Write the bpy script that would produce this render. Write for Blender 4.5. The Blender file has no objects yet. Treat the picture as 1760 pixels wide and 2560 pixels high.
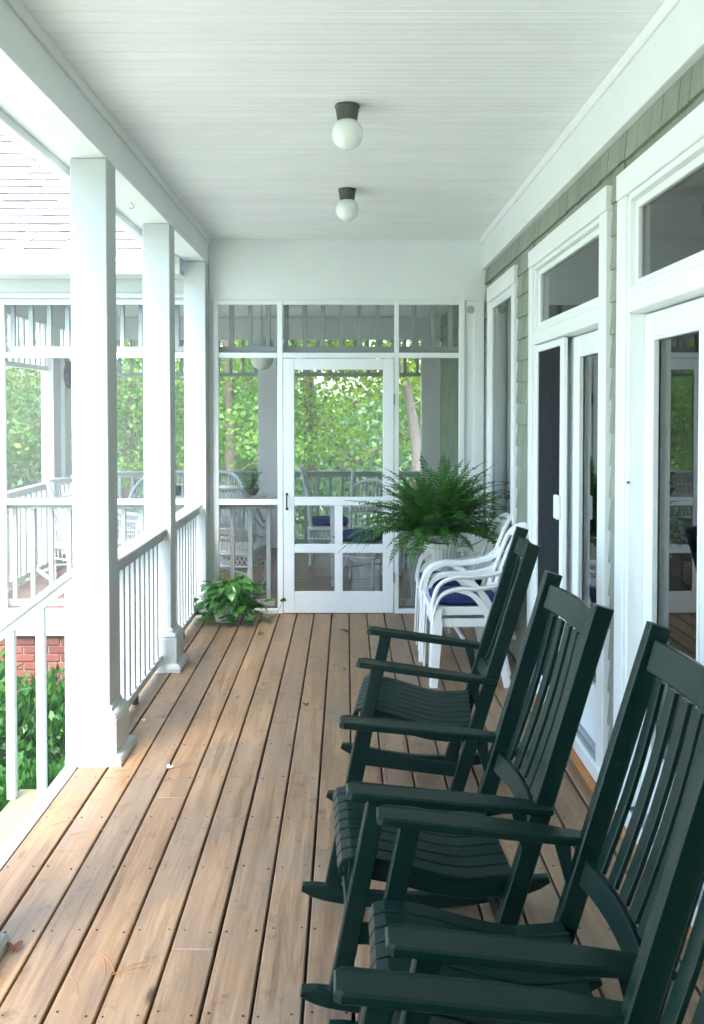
import bpy, math, random
import numpy as np
from mathutils import Vector, Matrix
R = math.radians
random.seed(7)
rng = np.random.default_rng(7)
sc = bpy.context.scene
col = sc.collection

# ------------------------------------------------------------------ camera
cam_d = bpy.data.cameras.new('camera')
cam = bpy.data.objects.new('camera', cam_d)
col.objects.link(cam)
cam_d.sensor_fit = 'VERTICAL'
cam_d.sensor_height = 24.0
cam_d.sensor_width = 16.5
cam_d.lens = 2260 / 2560 * 24.0
cam_d.shift_x = 13 / 2560
cam_d.shift_y = -202 / 2560
cam_d.clip_start = 0.05
cam_d.clip_end = 500
cam_d.dof.use_dof = True
cam_d.dof.focus_distance = 3.8
cam_d.dof.aperture_fstop = 5.6
cam.location = (0, 0, 1.695)
cam.rotation_euler = (R(90 - 1.44), 0, 0)
sc.camera = cam

# ------------------------------------------------------------------ world, sun, exposure
SUN_EL, SUN_AZ = R(60), R(-173)     # azimuth clockwise from +Y: high sun behind the camera, a little to the left, veiled by thin cloud, veiled by thin cloud
world = bpy.data.worlds.new('World')
sc.world = world
world.use_nodes = True
wn = world.node_tree
wn.nodes.clear()
sky = wn.nodes.new('ShaderNodeTexSky')
sky.sky_type = 'NISHITA'
sky.sun_disc = False
sky.sun_elevation = SUN_EL
sky.sun_rotation = SUN_AZ
sky.air_density = 1.0
sky.dust_density = 1.8
sky.ozone_density = 1.0
bg = wn.nodes.new('ShaderNodeBackground')
bg.inputs['Strength'].default_value = 0.15
wo = wn.nodes.new('ShaderNodeOutputWorld')
wn.links.new(sky.outputs[0], bg.inputs[0])
wn.links.new(bg.outputs[0], wo.inputs[0])

sun_d = bpy.data.lights.new('sun', 'SUN')
sun_d.energy = 1.8
sun_d.angle = R(40)
sun_d.color = (1.0, 0.985, 0.96)
sun = bpy.data.objects.new('sun', sun_d)
col.objects.link(sun)
sd = Vector((math.sin(SUN_AZ) * math.cos(SUN_EL), math.cos(SUN_AZ) * math.cos(SUN_EL), math.sin(SUN_EL)))
sun.rotation_euler = sd.to_track_quat('Z', 'Y').to_euler()
sun.location = sd * 40

sc.view_settings.view_transform = 'Standard'
sc.view_settings.look = 'None'
sc.view_settings.gamma = 1.0
sc.view_settings.exposure = 3.64
sc.view_settings.use_curve_mapping = False
sc.cycles.use_denoising = True
sc.cycles.max_bounces = 9
sc.cycles.diffuse_bounces = 6
sc.cycles.glossy_bounces = 5
sc.cycles.transparent_max_bounces = 16
sc.cycles.caustics_reflective = False
sc.cycles.caustics_refractive = False
sc.cycles.sample_clamp_indirect = 8.0


# ------------------------------------------------------------------ materials
def nmat(name):
    m = bpy.data.materials.new(name)
    m.use_nodes = True
    nt = m.node_tree
    nt.nodes.clear()
    out = nt.nodes.new('ShaderNodeOutputMaterial')
    return m, nt, out


def N(nt, typ, **kw):
    n = nt.nodes.new(typ)
    for k, v in kw.items():
        if k.startswith('i_'):
            n.inputs[k[2:].replace('_', ' ')].default_value = v
        else:
            setattr(n, k, v)
    return n


def ramp(nt, fac, stops):
    r = nt.nodes.new('ShaderNodeValToRGB')
    e = r.color_ramp.elements
    while len(e) < len(stops):
        e.new(0.5)
    for i, (p, c) in enumerate(stops):
        e[i].position = p
        e[i].color = (c[0], c[1], c[2], 1) if not isinstance(c, (int, float)) else (c, c, c, 1)
    nt.links.new(fac, r.inputs[0])
    return r.outputs[0]


def mixc(nt, a, b, fac, mode='MIX'):
    m = nt.nodes.new('ShaderNodeMix')
    m.data_type = 'RGBA'
    m.blend_type = mode
    for sock, v in ((m.inputs[0], fac), (m.inputs[6], a), (m.inputs[7], b)):
        if hasattr(v, 'is_linked'):
            nt.links.new(v, sock)
        elif isinstance(v, (int, float)):
            sock.default_value = v
        else:
            sock.default_value = (v[0], v[1], v[2], 1)
    return m.outputs[2]


def coords(nt, scale=(1, 1, 1), jitter=True):
    tc = N(nt, 'ShaderNodeTexCoord')
    mp = N(nt, 'ShaderNodeMapping')
    mp.inputs['Scale'].default_value = scale
    nt.links.new(tc.outputs['Object'], mp.inputs['Vector'])
    oi = N(nt, 'ShaderNodeObjectInfo')
    if jitter:
        cb = N(nt, 'ShaderNodeMath', operation='MULTIPLY')
        cb.inputs[1].default_value = 37.0
        nt.links.new(oi.outputs['Random'], cb.inputs[0])
        nt.links.new(cb.outputs[0], mp.inputs['Location'])
    return mp.outputs[0], oi.outputs['Random']


def noise(nt, vec, scale, detail=4, rough=0.55, dist=0.0):
    n = N(nt, 'ShaderNodeTexNoise')
    n.inputs['Scale'].default_value = scale
    n.inputs['Detail'].default_value = detail
    n.inputs['Roughness'].default_value = rough
    n.inputs['Distortion'].default_value = dist
    nt.links.new(vec, n.inputs['Vector'])
    return n.outputs[0]


def paint(name, c, rough=0.45, var=0.06, bump=0.15, bscale=60, stretch=(1, 1, 1), dirt=None, spec=0.5, rnd=0.05):
    """painted or plastic surface: faint tone changes, fine relief, optional blotchy dirt"""
    m, nt, out = nmat(name)
    v, rn = coords(nt, stretch)
    b = N(nt, 'ShaderNodeBsdfPrincipled')
    n1 = noise(nt, v, 2.3, 5)
    lo = [x * (1 - var * 1.6) for x in c]
    hi = [min(1, x * (1 + var)) for x in c]
    base = ramp(nt, n1, [(0.3, lo), (0.7, hi)])
    if dirt:
        n2 = noise(nt, v, dirt[1], 6, 0.7)
        f = ramp(nt, n2, [(0.52, 0.0), (0.78, dirt[2])])
        base = mixc(nt, base, dirt[0], f)
    g = ramp(nt, rn, [(0, 1 - rnd), (1, 1.0)])
    base = mixc(nt, base, g, 1.0, 'MULTIPLY')
    nt.links.new(base, b.inputs['Base Color'])
    b.inputs['Roughness'].default_value = rough
    b.inputs['Specular IOR Level'].default_value = spec
    n3 = noise(nt, v, bscale, 3)
    bp = N(nt, 'ShaderNodeBump')
    bp.inputs['Strength'].default_value = bump
    bp.inputs['Distance'].default_value = 0.003
    nt.links.new(n3, bp.inputs['Height'])
    nt.links.new(bp.outputs[0], b.inputs['Normal'])
    nt.links.new(b.outputs[0], out.inputs[0])
    return m


def wood(name, stops, axis, rough=(0.45, 0.75), grain=1.0, blot=None, spec=0.4):
    """axis: grain direction index"""
    m, nt, out = nmat(name)
    s = [26, 26, 26]
    s[axis] = 1.6
    v, rn = coords(nt, s)
    v2, _ = coords(nt, (1, 1, 1))
    b = N(nt, 'ShaderNodeBsdfPrincipled')
    n1 = noise(nt, v, 1.0, 8, 0.7, 0.6)
    s2 = [130, 130, 130]
    s2[axis] = 5.0
    v3, _ = coords(nt, s2)
    nf = noise(nt, v3, 1.0, 4, 0.6)
    mm = N(nt, 'ShaderNodeMath', operation='MULTIPLY_ADD')
    nt.links.new(nf, mm.inputs[0])
    mm.inputs[1].default_value = 0.35
    nt.links.new(n1, mm.inputs[2])
    ms = N(nt, 'ShaderNodeMath', operation='SUBTRACT')
    nt.links.new(mm.outputs[0], ms.inputs[0])
    ms.inputs[1].default_value = 0.17
    base = ramp(nt, ms.outputs[0], stops)
    # knots
    sk = [7, 7, 7]
    sk[axis] = 2.1
    vk, _ = coords(nt, sk)
    vo = N(nt, 'ShaderNodeTexVoronoi')
    vo.inputs['Scale'].default_value = 1.0
    nt.links.new(vk, vo.inputs['Vector'])
    kf = ramp(nt, vo.outputs['Distance'], [(0.04, 0.85), (0.11, 0.0)])
    nk = noise(nt, v2, 1.1, 1)
    kg = ramp(nt, nk, [(0.50, 0.0), (0.56, 1.0)])
    kk = mixc(nt, kf, kg, 1.0, 'MULTIPLY')
    base = mixc(nt, base, [x * 0.28 for x in stops[0][1]], kk)
    if blot:
        n2 = noise(nt, v2, blot[1], 5, 0.6)
        f = ramp(nt, n2, [(0.48, 0.0), (0.72, blot[2])])
        base = mixc(nt, base, blot[0], f)
        n4 = noise(nt, v2, 9.0, 6, 0.7)
        f4 = ramp(nt, n4, [(0.57, 0.0), (0.72, 0.6)])
        base = mixc(nt, base, [x * 0.45 for x in stops[0][1]], f4)
    g = ramp(nt, rn, [(0, (0.72, 0.76, 0.84)), (0.35, (0.92, 0.86, 0.78)), (0.65, (0.86, 0.86, 0.88)), (1, (1.0, 1.0, 0.98))])
    base = mixc(nt, base, g, 1.0, 'MULTIPLY')
    nt.links.new(base, b.inputs['Base Color'])
    rr = ramp(nt, n1, [(0.3, rough[0]), (0.7, rough[1])])
    nt.links.new(rr, b.inputs['Roughness'])
    b.inputs['Specular IOR Level'].default_value = spec
    bp = N(nt, 'ShaderNodeBump')
    bp.inputs['Strength'].default_value = 0.5 * grain
    bp.inputs['Distance'].default_value = 0.003
    nt.links.new(ms.outputs[0], bp.inputs['Height'])
    nt.links.new(bp.outputs[0], b.inputs['Normal'])
    nt.links.new(b.outputs[0], out.inputs[0])
    return m


def leafmat(name, c1, c2, transl=0.35, rough=0.45, spec=0.5, nscale=3.0):
    m, nt, out = nmat(name)
    v, rn = coords(nt)
    gi = N(nt, 'ShaderNodeNewGeometry')
    n1 = noise(nt, v, nscale, 3)
    base = ramp(nt, n1, [(0.35, c1), (0.65, c2)])
    g = ramp(nt, gi.outputs['Random Per Island'], [(0, (0.62, 0.66, 0.60)), (0.6, (1, 1, 1)), (1, (1.35, 1.25, 0.9))])
    base = mixc(nt, base, g, 1.0, 'MULTIPLY')
    b = N(nt, 'ShaderNodeBsdfPrincipled')
    nt.links.new(base, b.inputs['Base Color'])
    b.inputs['Roughness'].default_value = rough
    b.inputs['Specular IOR Level'].default_value = spec
    t = N(nt, 'ShaderNodeBsdfTranslucent')
    tcol = mixc(nt, base, (1.15, 1.25, 0.55), 1.0, 'MULTIPLY')
    nt.links.new(tcol, t.inputs[0])
    mx = N(nt, 'ShaderNodeMixShader')
    mx.inputs[0].default_value = transl
    nt.links.new(b.outputs[0], mx.inputs[1])
    nt.links.new(t.outputs[0], mx.inputs[2])
    nt.links.new(mx.outputs[0], out.inputs[0])
    return m


def glassmat(name, ior=1.9, tint=(0.82, 0.86, 0.84)):
    m, nt, out = nmat(name)
    fr = N(nt, 'ShaderNodeFresnel')
    fr.inputs[0].default_value = ior
    tr = N(nt, 'ShaderNodeBsdfTransparent')
    tr.inputs[0].default_value = (*tint, 1)
    gl = N(nt, 'ShaderNodeBsdfGlossy')
    gl.inputs['Roughness'].default_value = 0.0
    gl.inputs[0].default_value = (0.95, 0.97, 0.96, 1)
    v, rn = coords(nt)
    wv = noise(nt, v, 1.6, 1)
    bp = N(nt, 'ShaderNodeBump')
    bp.inputs['Strength'].default_value = 0.06
    bp.inputs['Distance'].default_value = 0.01
    nt.links.new(wv, bp.inputs['Height'])
    nt.links.new(bp.outputs[0], gl.inputs['Normal'])
    mx = N(nt, 'ShaderNodeMixShader')
    nt.links.new(fr.outputs[0], mx.inputs[0])
    nt.links.new(tr.outputs[0], mx.inputs[1])
    nt.links.new(gl.outputs[0], mx.inputs[2])
    nt.links.new(mx.outputs[0], out.inputs[0])
    return m


def screenmat(name, c, cover):
    m, nt, out = nmat(name)
    tr = N(nt, 'ShaderNodeBsdfTransparent')
    df = N(nt, 'ShaderNodeBsdfDiffuse')
    v, rn = coords(nt)
    n1 = noise(nt, v, 1.5, 3)
    nt.links.new(ramp(nt, n1, [(0.3, [x * 0.85 for x in c]), (0.7, c)]), df.inputs[0])
    mx = N(nt, 'ShaderNodeMixShader')
    mx.inputs[0].default_value = cover
    nt.links.new(tr.outputs[0], mx.inputs[1])
    nt.links.new(df.outputs[0], mx.inputs[2])
    nt.links.new(mx.outputs[0], out.inputs[0])
    return m


M = {}
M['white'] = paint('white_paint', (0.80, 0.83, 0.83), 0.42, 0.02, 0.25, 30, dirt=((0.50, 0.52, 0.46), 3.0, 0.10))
M['white_dimmed'] = paint('dimmed_white_paint', (0.54, 0.57, 0.57), 0.45, 0.03, 0.25, 30, dirt=((0.40, 0.42, 0.36), 3.0, 0.18))  # same white, colour darkened to hold back strong daylight on the open side
M['white_old'] = paint('weathered_white_paint', (0.58, 0.60, 0.58), 0.5, 0.05, 0.3, 30, dirt=((0.36, 0.37, 0.32), 5.0, 0.35))
M['ceiling'] = paint('ceiling_paint', (0.84, 0.85, 0.85), 0.45, 0.03, 0.12, 40, dirt=((0.55, 0.55, 0.50), 1.3, 0.18), rnd=0.03)
M['porch_paint'] = paint('grey_white_porch_paint', (0.72, 0.74, 0.74), 0.5, 0.04, 0.2, 30)
M['slat_paint'] = paint('grey_slat_paint', (0.34, 0.385, 0.365), 0.5, 0.05, 0.2, 30)
M['shingle'] = paint('sage_shingle_paint', (0.27, 0.305, 0.245), 0.62, 0.10, 0.8, 1.0, (38, 38, 1.5), dirt=((0.18, 0.21, 0.155), 0.8, 0.4), rnd=0.22)
M['roofing'] = paint('grey_roof_shingle', (0.165, 0.165, 0.165), 0.85, 0.14, 0.9, 160, dirt=((0.11, 0.11, 0.11), 5.0, 0.4), rnd=0.35)
M['brick'] = paint('red_brick', (0.17, 0.045, 0.028), 0.85, 0.28, 1.0, 90, dirt=((0.09, 0.035, 0.028), 8.0, 0.6), rnd=0.45)
M['mortar'] = paint('mortar', (0.24, 0.225, 0.20), 0.9, 0.1, 0.8, 120)
M['deck'] = wood('weathered_deck_wood', [(0.25, (0.12, 0.063, 0.027)), (0.48, (0.27, 0.160, 0.080)), (0.75, (0.41, 0.268, 0.152))], 1,
                 (0.38, 0.62), 1.0, blot=((0.19, 0.150, 0.115), 1.6, 0.7), spec=0.5)
M['porch_floor'] = wood('stained_porch_floor', [(0.2, (0.10, 0.038, 0.028)), (0.6, (0.20, 0.085, 0.062)), (0.9, (0.30, 0.14, 0.105))], 0, (0.28, 0.42), 0.5, spec=0.4)
M['tread'] = wood('mossy_tread_wood', [(0.2, (0.16, 0.165, 0.07)), (0.5, (0.23, 0.235, 0.12)), (0.8, (0.30, 0.29, 0.18))], 1, (0.6, 0.8), 0.6)
M['raw_wood'] = wood('bare_orange_wood', [(0.2, (0.30, 0.12, 0.035)), (0.5, (0.50, 0.22, 0.07)), (0.8, (0.60, 0.33, 0.14))], 1, (0.6, 0.8), 0.8)
M['green'] = paint('dark_green_rocker_paint', (0.0007, 0.0125, 0.0092), 0.33, 0.10, 0.35, 25, dirt=((0.003, 0.020, 0.015), 7.0, 0.3), spec=0.2, rnd=0.12)
M['plastic'] = paint('white_plastic', (0.78, 0.79, 0.77), 0.33, 0.015, 0.1, 90, dirt=((0.60, 0.58, 0.50), 9.0, 0.12))
M['navy'] = paint('navy_cushion_cloth', (0.012, 0.024, 0.130), 0.85, 0.15, 0.9, 220, spec=0.25)
M['wicker'] = paint('white_wicker_paint', (0.62, 0.65, 0.66), 0.5, 0.06, 1.0, 90, dirt=((0.30, 0.31, 0.32), 14.0, 0.4))
M['weave'] = paint('woven_wicker', (0.58, 0.60, 0.60), 0.6, 0.12, 1.6, 130, dirt=((0.16, 0.17, 0.17), 40.0, 0.7))
M['metal_dark'] = paint('aged_bronze', (0.075, 0.078, 0.068), 0.45, 0.3, 0.5, 80, dirt=((0.16, 0.17, 0.15), 22.0, 0.5))
M['black'] = paint('black_metal', (0.02, 0.022, 0.022), 0.4, 0.1, 0.1)
M['brass'] = paint('dull_brass', (0.42, 0.30, 0.10), 0.4, 0.1, 0.2)
M['aluminium'] = paint('aluminium_sill', (0.42, 0.45, 0.47), 0.35, 0.06, 0.2, 30, dirt=((0.22, 0.22, 0.20), 12.0, 0.35))
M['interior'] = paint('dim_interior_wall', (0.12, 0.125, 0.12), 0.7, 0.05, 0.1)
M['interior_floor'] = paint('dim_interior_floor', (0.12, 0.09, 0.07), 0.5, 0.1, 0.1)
M['curtain'] = paint('pale_blue_blind', (0.70, 0.80, 0.78), 0.7, 0.03, 0.1)
M['sub'] = paint('dark_underfloor', (0.030, 0.022, 0.016), 0.9, 0.2, 0.3)
M['bark_pale'] = paint('pale_bark', (0.24, 0.215, 0.19), 0.85, 0.25, 1.5, 1.0, (22, 22, 5), dirt=((0.20, 0.17, 0.15), 1.2, 0.5))
M['bark'] = paint('brown_bark', (0.16, 0.125, 0.095), 0.9, 0.3, 1.5, 1.0, (26, 26, 6))
M['ground'] = paint('yard_ground', (0.31, 0.34, 0.28), 0.95, 0.5, 1.0, 30, dirt=((0.37, 0.36, 0.32), 1.1, 0.7))  # colour kept pale so the yard bounces light up to the ceiling
M['grassm'] = leafmat('grass_blade', (0.09, 0.19, 0.06), (0.14, 0.25, 0.09), 0.4)
M['soil'] = paint('potting_soil', (0.04, 0.028, 0.02), 0.95, 0.2, 1.0, 90)
M['pot_green'] = paint('pale_green_pot', (0.50, 0.58, 0.46), 0.45, 0.04, 0.1)
M['pot_white'] = paint('white_ribbed_pot', (0.72, 0.76, 0.72), 0.4, 0.03, 0.1)
M['terracotta'] = paint('dark_terracotta', (0.10, 0.055, 0.04), 0.7, 0.2, 0.3)
M['leaf_tree'] = leafmat('tree_leaf', (0.11, 0.25, 0.07), (0.19, 0.34, 0.08), 0.55)
M['leaf_far'] = leafmat('far_leaf', (0.13, 0.25, 0.15), (0.20, 0.33, 0.19), 0.5)
M['leaf_yellow'] = leafmat('yellow_green_leaf', (0.21, 0.32, 0.035), (0.31, 0.40, 0.06), 0.55)
M['leaf_fern'] = leafmat('fern_pinna', (0.026, 0.120, 0.015), (0.060, 0.205, 0.028), 0.35, 0.42, 0.4, 12)
M['leaf_pothos'] = leafmat('pothos_leaf', (0.035, 0.17, 0.018), (0.08, 0.28, 0.03), 0.25, 0.3, 0.6, 9)
M['leaf_pothos_y'] = leafmat('pothos_leaf_yellow', (0.20, 0.36, 0.02), (0.34, 0.46, 0.03), 0.35, 0.35, 0.5, 9)
M['leaf_shrub'] = leafmat('shrub_leaf', (0.016, 0.070, 0.014), (0.038, 0.125, 0.024), 0.25, 0.45, 0.22, 5)
M['dry'] = paint('dry_leaf', (0.15, 0.052, 0.022), 0.8, 0.3, 0.6, 60)
M['needle'] = paint('dry_pine_needle', (0.48, 0.20, 0.06), 0.6, 0.2, 0.2)
M['petal'] = paint('white_petal', (0.8, 0.74, 0.66), 0.6, 0.05, 0.2)
M['glass'] = glassmat('window_glass', 1.95)
M['screen'] = screenmat('insect_screen', (0.12, 0.125, 0.125), 0.10)
M['screen_dark'] = screenmat('dark_insect_screen', (0.035, 0.037, 0.042), 0.72)
mg, ntg, og = nmat('opal_glass')
bg_ = N(ntg, 'ShaderNodeBsdfPrincipled')
vg, _ = coords(ntg)
ntg.links.new(ramp(ntg, noise(ntg, vg, 6, 2), [(0.3, (0.74, 0.78, 0.74)), (0.7, (0.82, 0.85, 0.81))]), bg_.inputs['Base Color'])
bg_.inputs['Roughness'].default_value = 0.12
bg_.inputs['Subsurface Weight'].default_value = 0.2
bg_.inputs['Subsurface Radius'].default_value = (0.03, 0.03, 0.03)
ntg.links.new(bg_.outputs[0], og.inputs[0])
M['opal'] = mg

# ------------------------------------------------------------------ object helpers
WL = {}


def link(o, parent=None, wloc=None):
    col.objects.link(o)
    if parent is not None:
        o.parent = parent
    if wloc is not None:
        w = Vector(wloc)
        base = WL.get(parent.name, Vector()) if parent is not None else Vector()
        o.location = w - base
        WL[o.name] = w
    else:
        WL[o.name] = WL.get(parent.name, Vector()) if parent is not None else Vector()
    return o


def tag(o, label=None, cat=None, group=None, kind=None):
    if label: o['label'] = label
    if cat: o['category'] = cat
    if group: o['group'] = group
    if kind: o['kind'] = kind
    return o


def empty(name, loc=(0, 0, 0), rz=0.0):
    o = bpy.data.objects.new(name, None)
    o.empty_display_size = 0.1
    link(o, None, loc)
    o.rotation_euler = (0, 0, rz)
    return o


def thing(name, label, cat, loc=(0, 0, 0), rz=0.0, group=None):
    return tag(empty(name, loc, rz), label, cat, group)


class MB:
    def __init__(s):
        s.v, s.f = [], []

    def add(s, vs, fs, mat=None):
        n = len(s.v)
        for p in vs:
            p = Vector(p)
            s.v.append(tuple(mat @ p) if mat is not None else tuple(p))
        s.f += [tuple(i + n for i in f) for f in fs]
        return s

    def box(s, x0, x1, y0, y1, z0, z1, b=0.0, mat=None):
        vs, fs = boxgeo(x1 - x0, y1 - y0, z1 - z0, b)
        c = Vector(((x0 + x1) / 2, (y0 + y1) / 2, (z0 + z1) / 2))
        return s.add([Vector(p) + c for p in vs], fs, mat)

    def sweep(s, path, w, t, lat=(0, 1, 0), mat=None, b=0.0):
        """rectangular section (w along lat, t across) swept along path; w, t may be lists. b = chamfer share"""
        lat = Vector(lat).normalized()
        P = [Vector(p) for p in path]
        n = len(P)
        W = w if isinstance(w, (list, tuple)) else [w] * n
        T = t if isinstance(t, (list, tuple)) else [t] * n
        k = 8 if b else 4
        vs, fs = [], []
        for i, p in enumerate(P):
            d = (P[min(i + 1, n - 1)] - P[max(i - 1, 0)]).normalized()
            nn = lat.cross(d).normalized()
            la = d.cross(nn).normalized()
            hw, ht = W[i] / 2, T[i] / 2
            if b:
                c = b
                sec = [(-hw + c, -ht), (hw - c, -ht), (hw, -ht + c), (hw, ht - c), (hw - c, ht), (-hw + c, ht), (-hw, ht - c), (-hw, -ht + c)]
            else:
                sec = [(-hw, -ht), (hw, -ht), (hw, ht), (-hw, ht)]
            vs += [p + la * a + nn * c2 for a, c2 in sec]
        for i in range(n - 1):
            for j in range(k):
                a, b2 = i * k + j, i * k + (j + 1) % k
                fs.append((a, b2, b2 + k, a + k))
        fs.append(tuple(reversed(range(k))))
        fs.append(tuple(range((n - 1) * k, n * k)))
        return s.add(vs, fs, mat)

    def tube(s, path, r, n=8, mat=None, flat=1.0):
        P = [Vector(p) for p in path]
        L = len(P)
        rr = r if isinstance(r, (list, tuple)) else [r] * L
        vs, fs = [], []
        up = Vector((0, 0, 1))
        d0 = (P[1] - P[0]).normalized()
        if abs(d0.z) > 0.95:
            up = Vector((1, 0, 0))
        for i, p in enumerate(P):
            d = (P[min(i + 1, L - 1)] - P[max(i - 1, 0)]).normalized()
            a = up.cross(d)
            if a.length < 1e-4:
                a = Vector((1, 0, 0)).cross(d)
            a.normalize()
            b = d.cross(a)
            up = b
            for j in range(n):
                t = 2 * math.pi * j / n
                vs.append(p + a * math.cos(t) * rr[i] + b * math.sin(t) * rr[i] * flat)
        for i in range(L - 1):
            for j in range(n):
                q, w = i * n + j, i * n + (j + 1) % n
                fs.append((q, w, w + n, q + n))
        fs.append(tuple(reversed(range(n))))
        fs.append(tuple(range((L - 1) * n, L * n)))
        return s.add(vs, fs, mat)

    def lathe(s, prof, n=24, mat=None, c=(0, 0), rib=0.0, ribn=0):
        vs, fs = [], []
        for r, z in prof:
            for j in range(n):
                t = 2 * math.pi * j / n
                q = r * (1 + (rib * (1 if j % 2 else -1) if ribn else 0))
                vs.append((c[0] + q * math.cos(t), c[1] + q * math.sin(t), z))
        for i in range(len(prof) - 1):
            for j in range(n):
                a, b = i * n + j, i * n + (j + 1) % n
                fs.append((a, b, b + n, a + n))
        if prof[0][0] > 1e-4: fs.append(tuple(reversed(range(n))))
        if prof[-1][0] > 1e-4: fs.append(tuple(range((len(prof) - 1) * n, len(prof) * n)))
        return s.add(vs, fs, mat)

    def mesh(s, name, mat, smooth=False):
        me = bpy.data.meshes.new(name)
        me.from_pydata(s.v, [], s.f)
        me.materials.append(M[mat] if isinstance(mat, str) else mat)
        if smooth:
            me.polygons.foreach_set('use_smooth', [True] * len(me.polygons))
            try:
                me.set_sharp_from_angle(angle=R(38))
            except Exception:
                pass
        me.update()
        return me

    def build(s, name, mat, parent=None, smooth=False, wloc=None):
        return link(bpy.data.objects.new(name, s.mesh(name, mat, smooth)), parent, wloc)


def boxgeo(sx, sy, sz, b):
    x, y, z = sx / 2, sy / 2, sz / 2
    if b <= 0:
        vs = [(-x, -y, -z), (x, -y, -z), (x, y, -z), (-x, y, -z), (-x, -y, z), (x, -y, z), (x, y, z), (-x, y, z)]
        return vs, [(0, 3, 2, 1), (4, 5, 6, 7), (0, 1, 5, 4), (1, 2, 6, 5), (2, 3, 7, 6), (3, 0, 4, 7)]
    b = min(b, x * 0.45, y * 0.45, z * 0.45)
    vs, idx = [], {}
    for ix in (-1, 1):
        for iy in (-1, 1):
            for iz in (-1, 1):
                for a in range(3):
                    p = [ix * (x - b), iy * (y - b), iz * (z - b)]
                    p[a] = (ix * x, iy * y, iz * z)[a]
                    idx[(ix, iy, iz, a)] = len(vs)
                    vs.append(tuple(p))
    fs = []

    def quad(q):
        c = sum((Vector(vs[i]) for i in q), Vector()) / len(q)
        nn = (Vector(vs[q[1]]) - Vector(vs[q[0]])).cross(Vector(vs[q[2]]) - Vector(vs[q[0]]))
        fs.append(tuple(q) if nn.dot(c) > 0 else tuple(reversed(q)))
    for a in range(3):
        o = [k for k in range(3) if k != a]
        for s_ in (-1, 1):
            q = []
            for (p1, p2) in ((-1, -1), (1, -1), (1, 1), (-1, 1)):
                k = [0, 0, 0]
                k[a] = s_; k[o[0]] = p1; k[o[1]] = p2
                q.append(idx[(*k, a)])
            quad(q)
    for a in range(3):      # edges running along axis a
        o = [k for k in range(3) if k != a]
        for s1 in (-1, 1):
            for s2 in (-1, 1):
                k = [0, 0, 0]
                k[o[0]] = s1; k[o[1]] = s2
                lo, hi = list(k), list(k)
                lo[a] = -1; hi[a] = 1
                quad([idx[(*lo, o[0])], idx[(*hi, o[0])], idx[(*hi, o[1])], idx[(*lo, o[1])]])
    for ix in (-1, 1):
        for iy in (-1, 1):
            for iz in (-1, 1):
                quad([idx[(ix, iy, iz, a)] for a in range(3)])
    return vs, fs


_cache = {}


def bx(name, parent, mat, x0, x1, y0, y1, z0, z1, b=0.004, rot=None):
    """one bevelled box piece, placed by world extents, sharing meshes between equal boxes"""
    key = (round(x1 - x0, 4), round(y1 - y0, 4), round(z1 - z0, 4), b, mat)
    if key not in _cache:
        mb = MB()
        vs, fs = boxgeo(x1 - x0, y1 - y0, z1 - z0, b)
        mb.add(vs, fs)
        _cache[key] = mb.mesh(name, mat)
    o = bpy.data.objects.new(name, _cache[key])
    link(o, parent, ((x0 + x1) / 2, (y0 + y1) / 2, (z0 + z1) / 2))
    if rot: o.rotation_euler = rot
    return o


def copy_tree(o, parent=None):
    c = o.copy()
    col.objects.link(c)
    c.parent = parent
    for ch in list(o.children):
        copy_tree(ch, c)
    return c


def smoothpath(pts, n=5):
    """Catmull-Rom through points"""
    P = [Vector(p) for p in pts]
    P = [P[0] * 2 - P[1]] + P + [P[-1] * 2 - P[-2]]
    out = []
    for i in range(1, len(P) - 2):
        for k in range(n):
            t = k / n
            a, b, c, d = P[i - 1], P[i], P[i + 1], P[i + 2]
            out.append(0.5 * ((2 * b) + (c - a) * t + (2 * a - 5 * b + 4 * c - d) * t * t + (3 * b - a - 3 * c + d) * t ** 3))
    out.append(P[-2])
    return out


# ------------------------------------------------------------------ setting: ground
GZ = -1.0
mb = MB()
n = 40
vs, fs = [], []
ext = np.concatenate([-np.geomspace(220, 3, n // 2), np.geomspace(3, 220, n // 2)])
for j, yy in enumerate(ext):
    for i, xx in enumerate(ext):
        d = math.hypot(xx, yy)
        z = GZ - 0.02 * max(0, yy - 12) + (0.10 * math.sin(xx * 0.31) * math.cos(yy * 0.27) if d > 14 else 0)
        vs.append((xx, yy, max(z, GZ - 1.2)))
for j in range(n - 1):
    for i in range(n - 1):
        a = j * n + i
        fs.append((a, a + 1, a + 1 + n, a + n))
mb.add(vs, fs)
g = mb.build('ground', 'ground', None, True)
tag(g, kind='structure')

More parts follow.
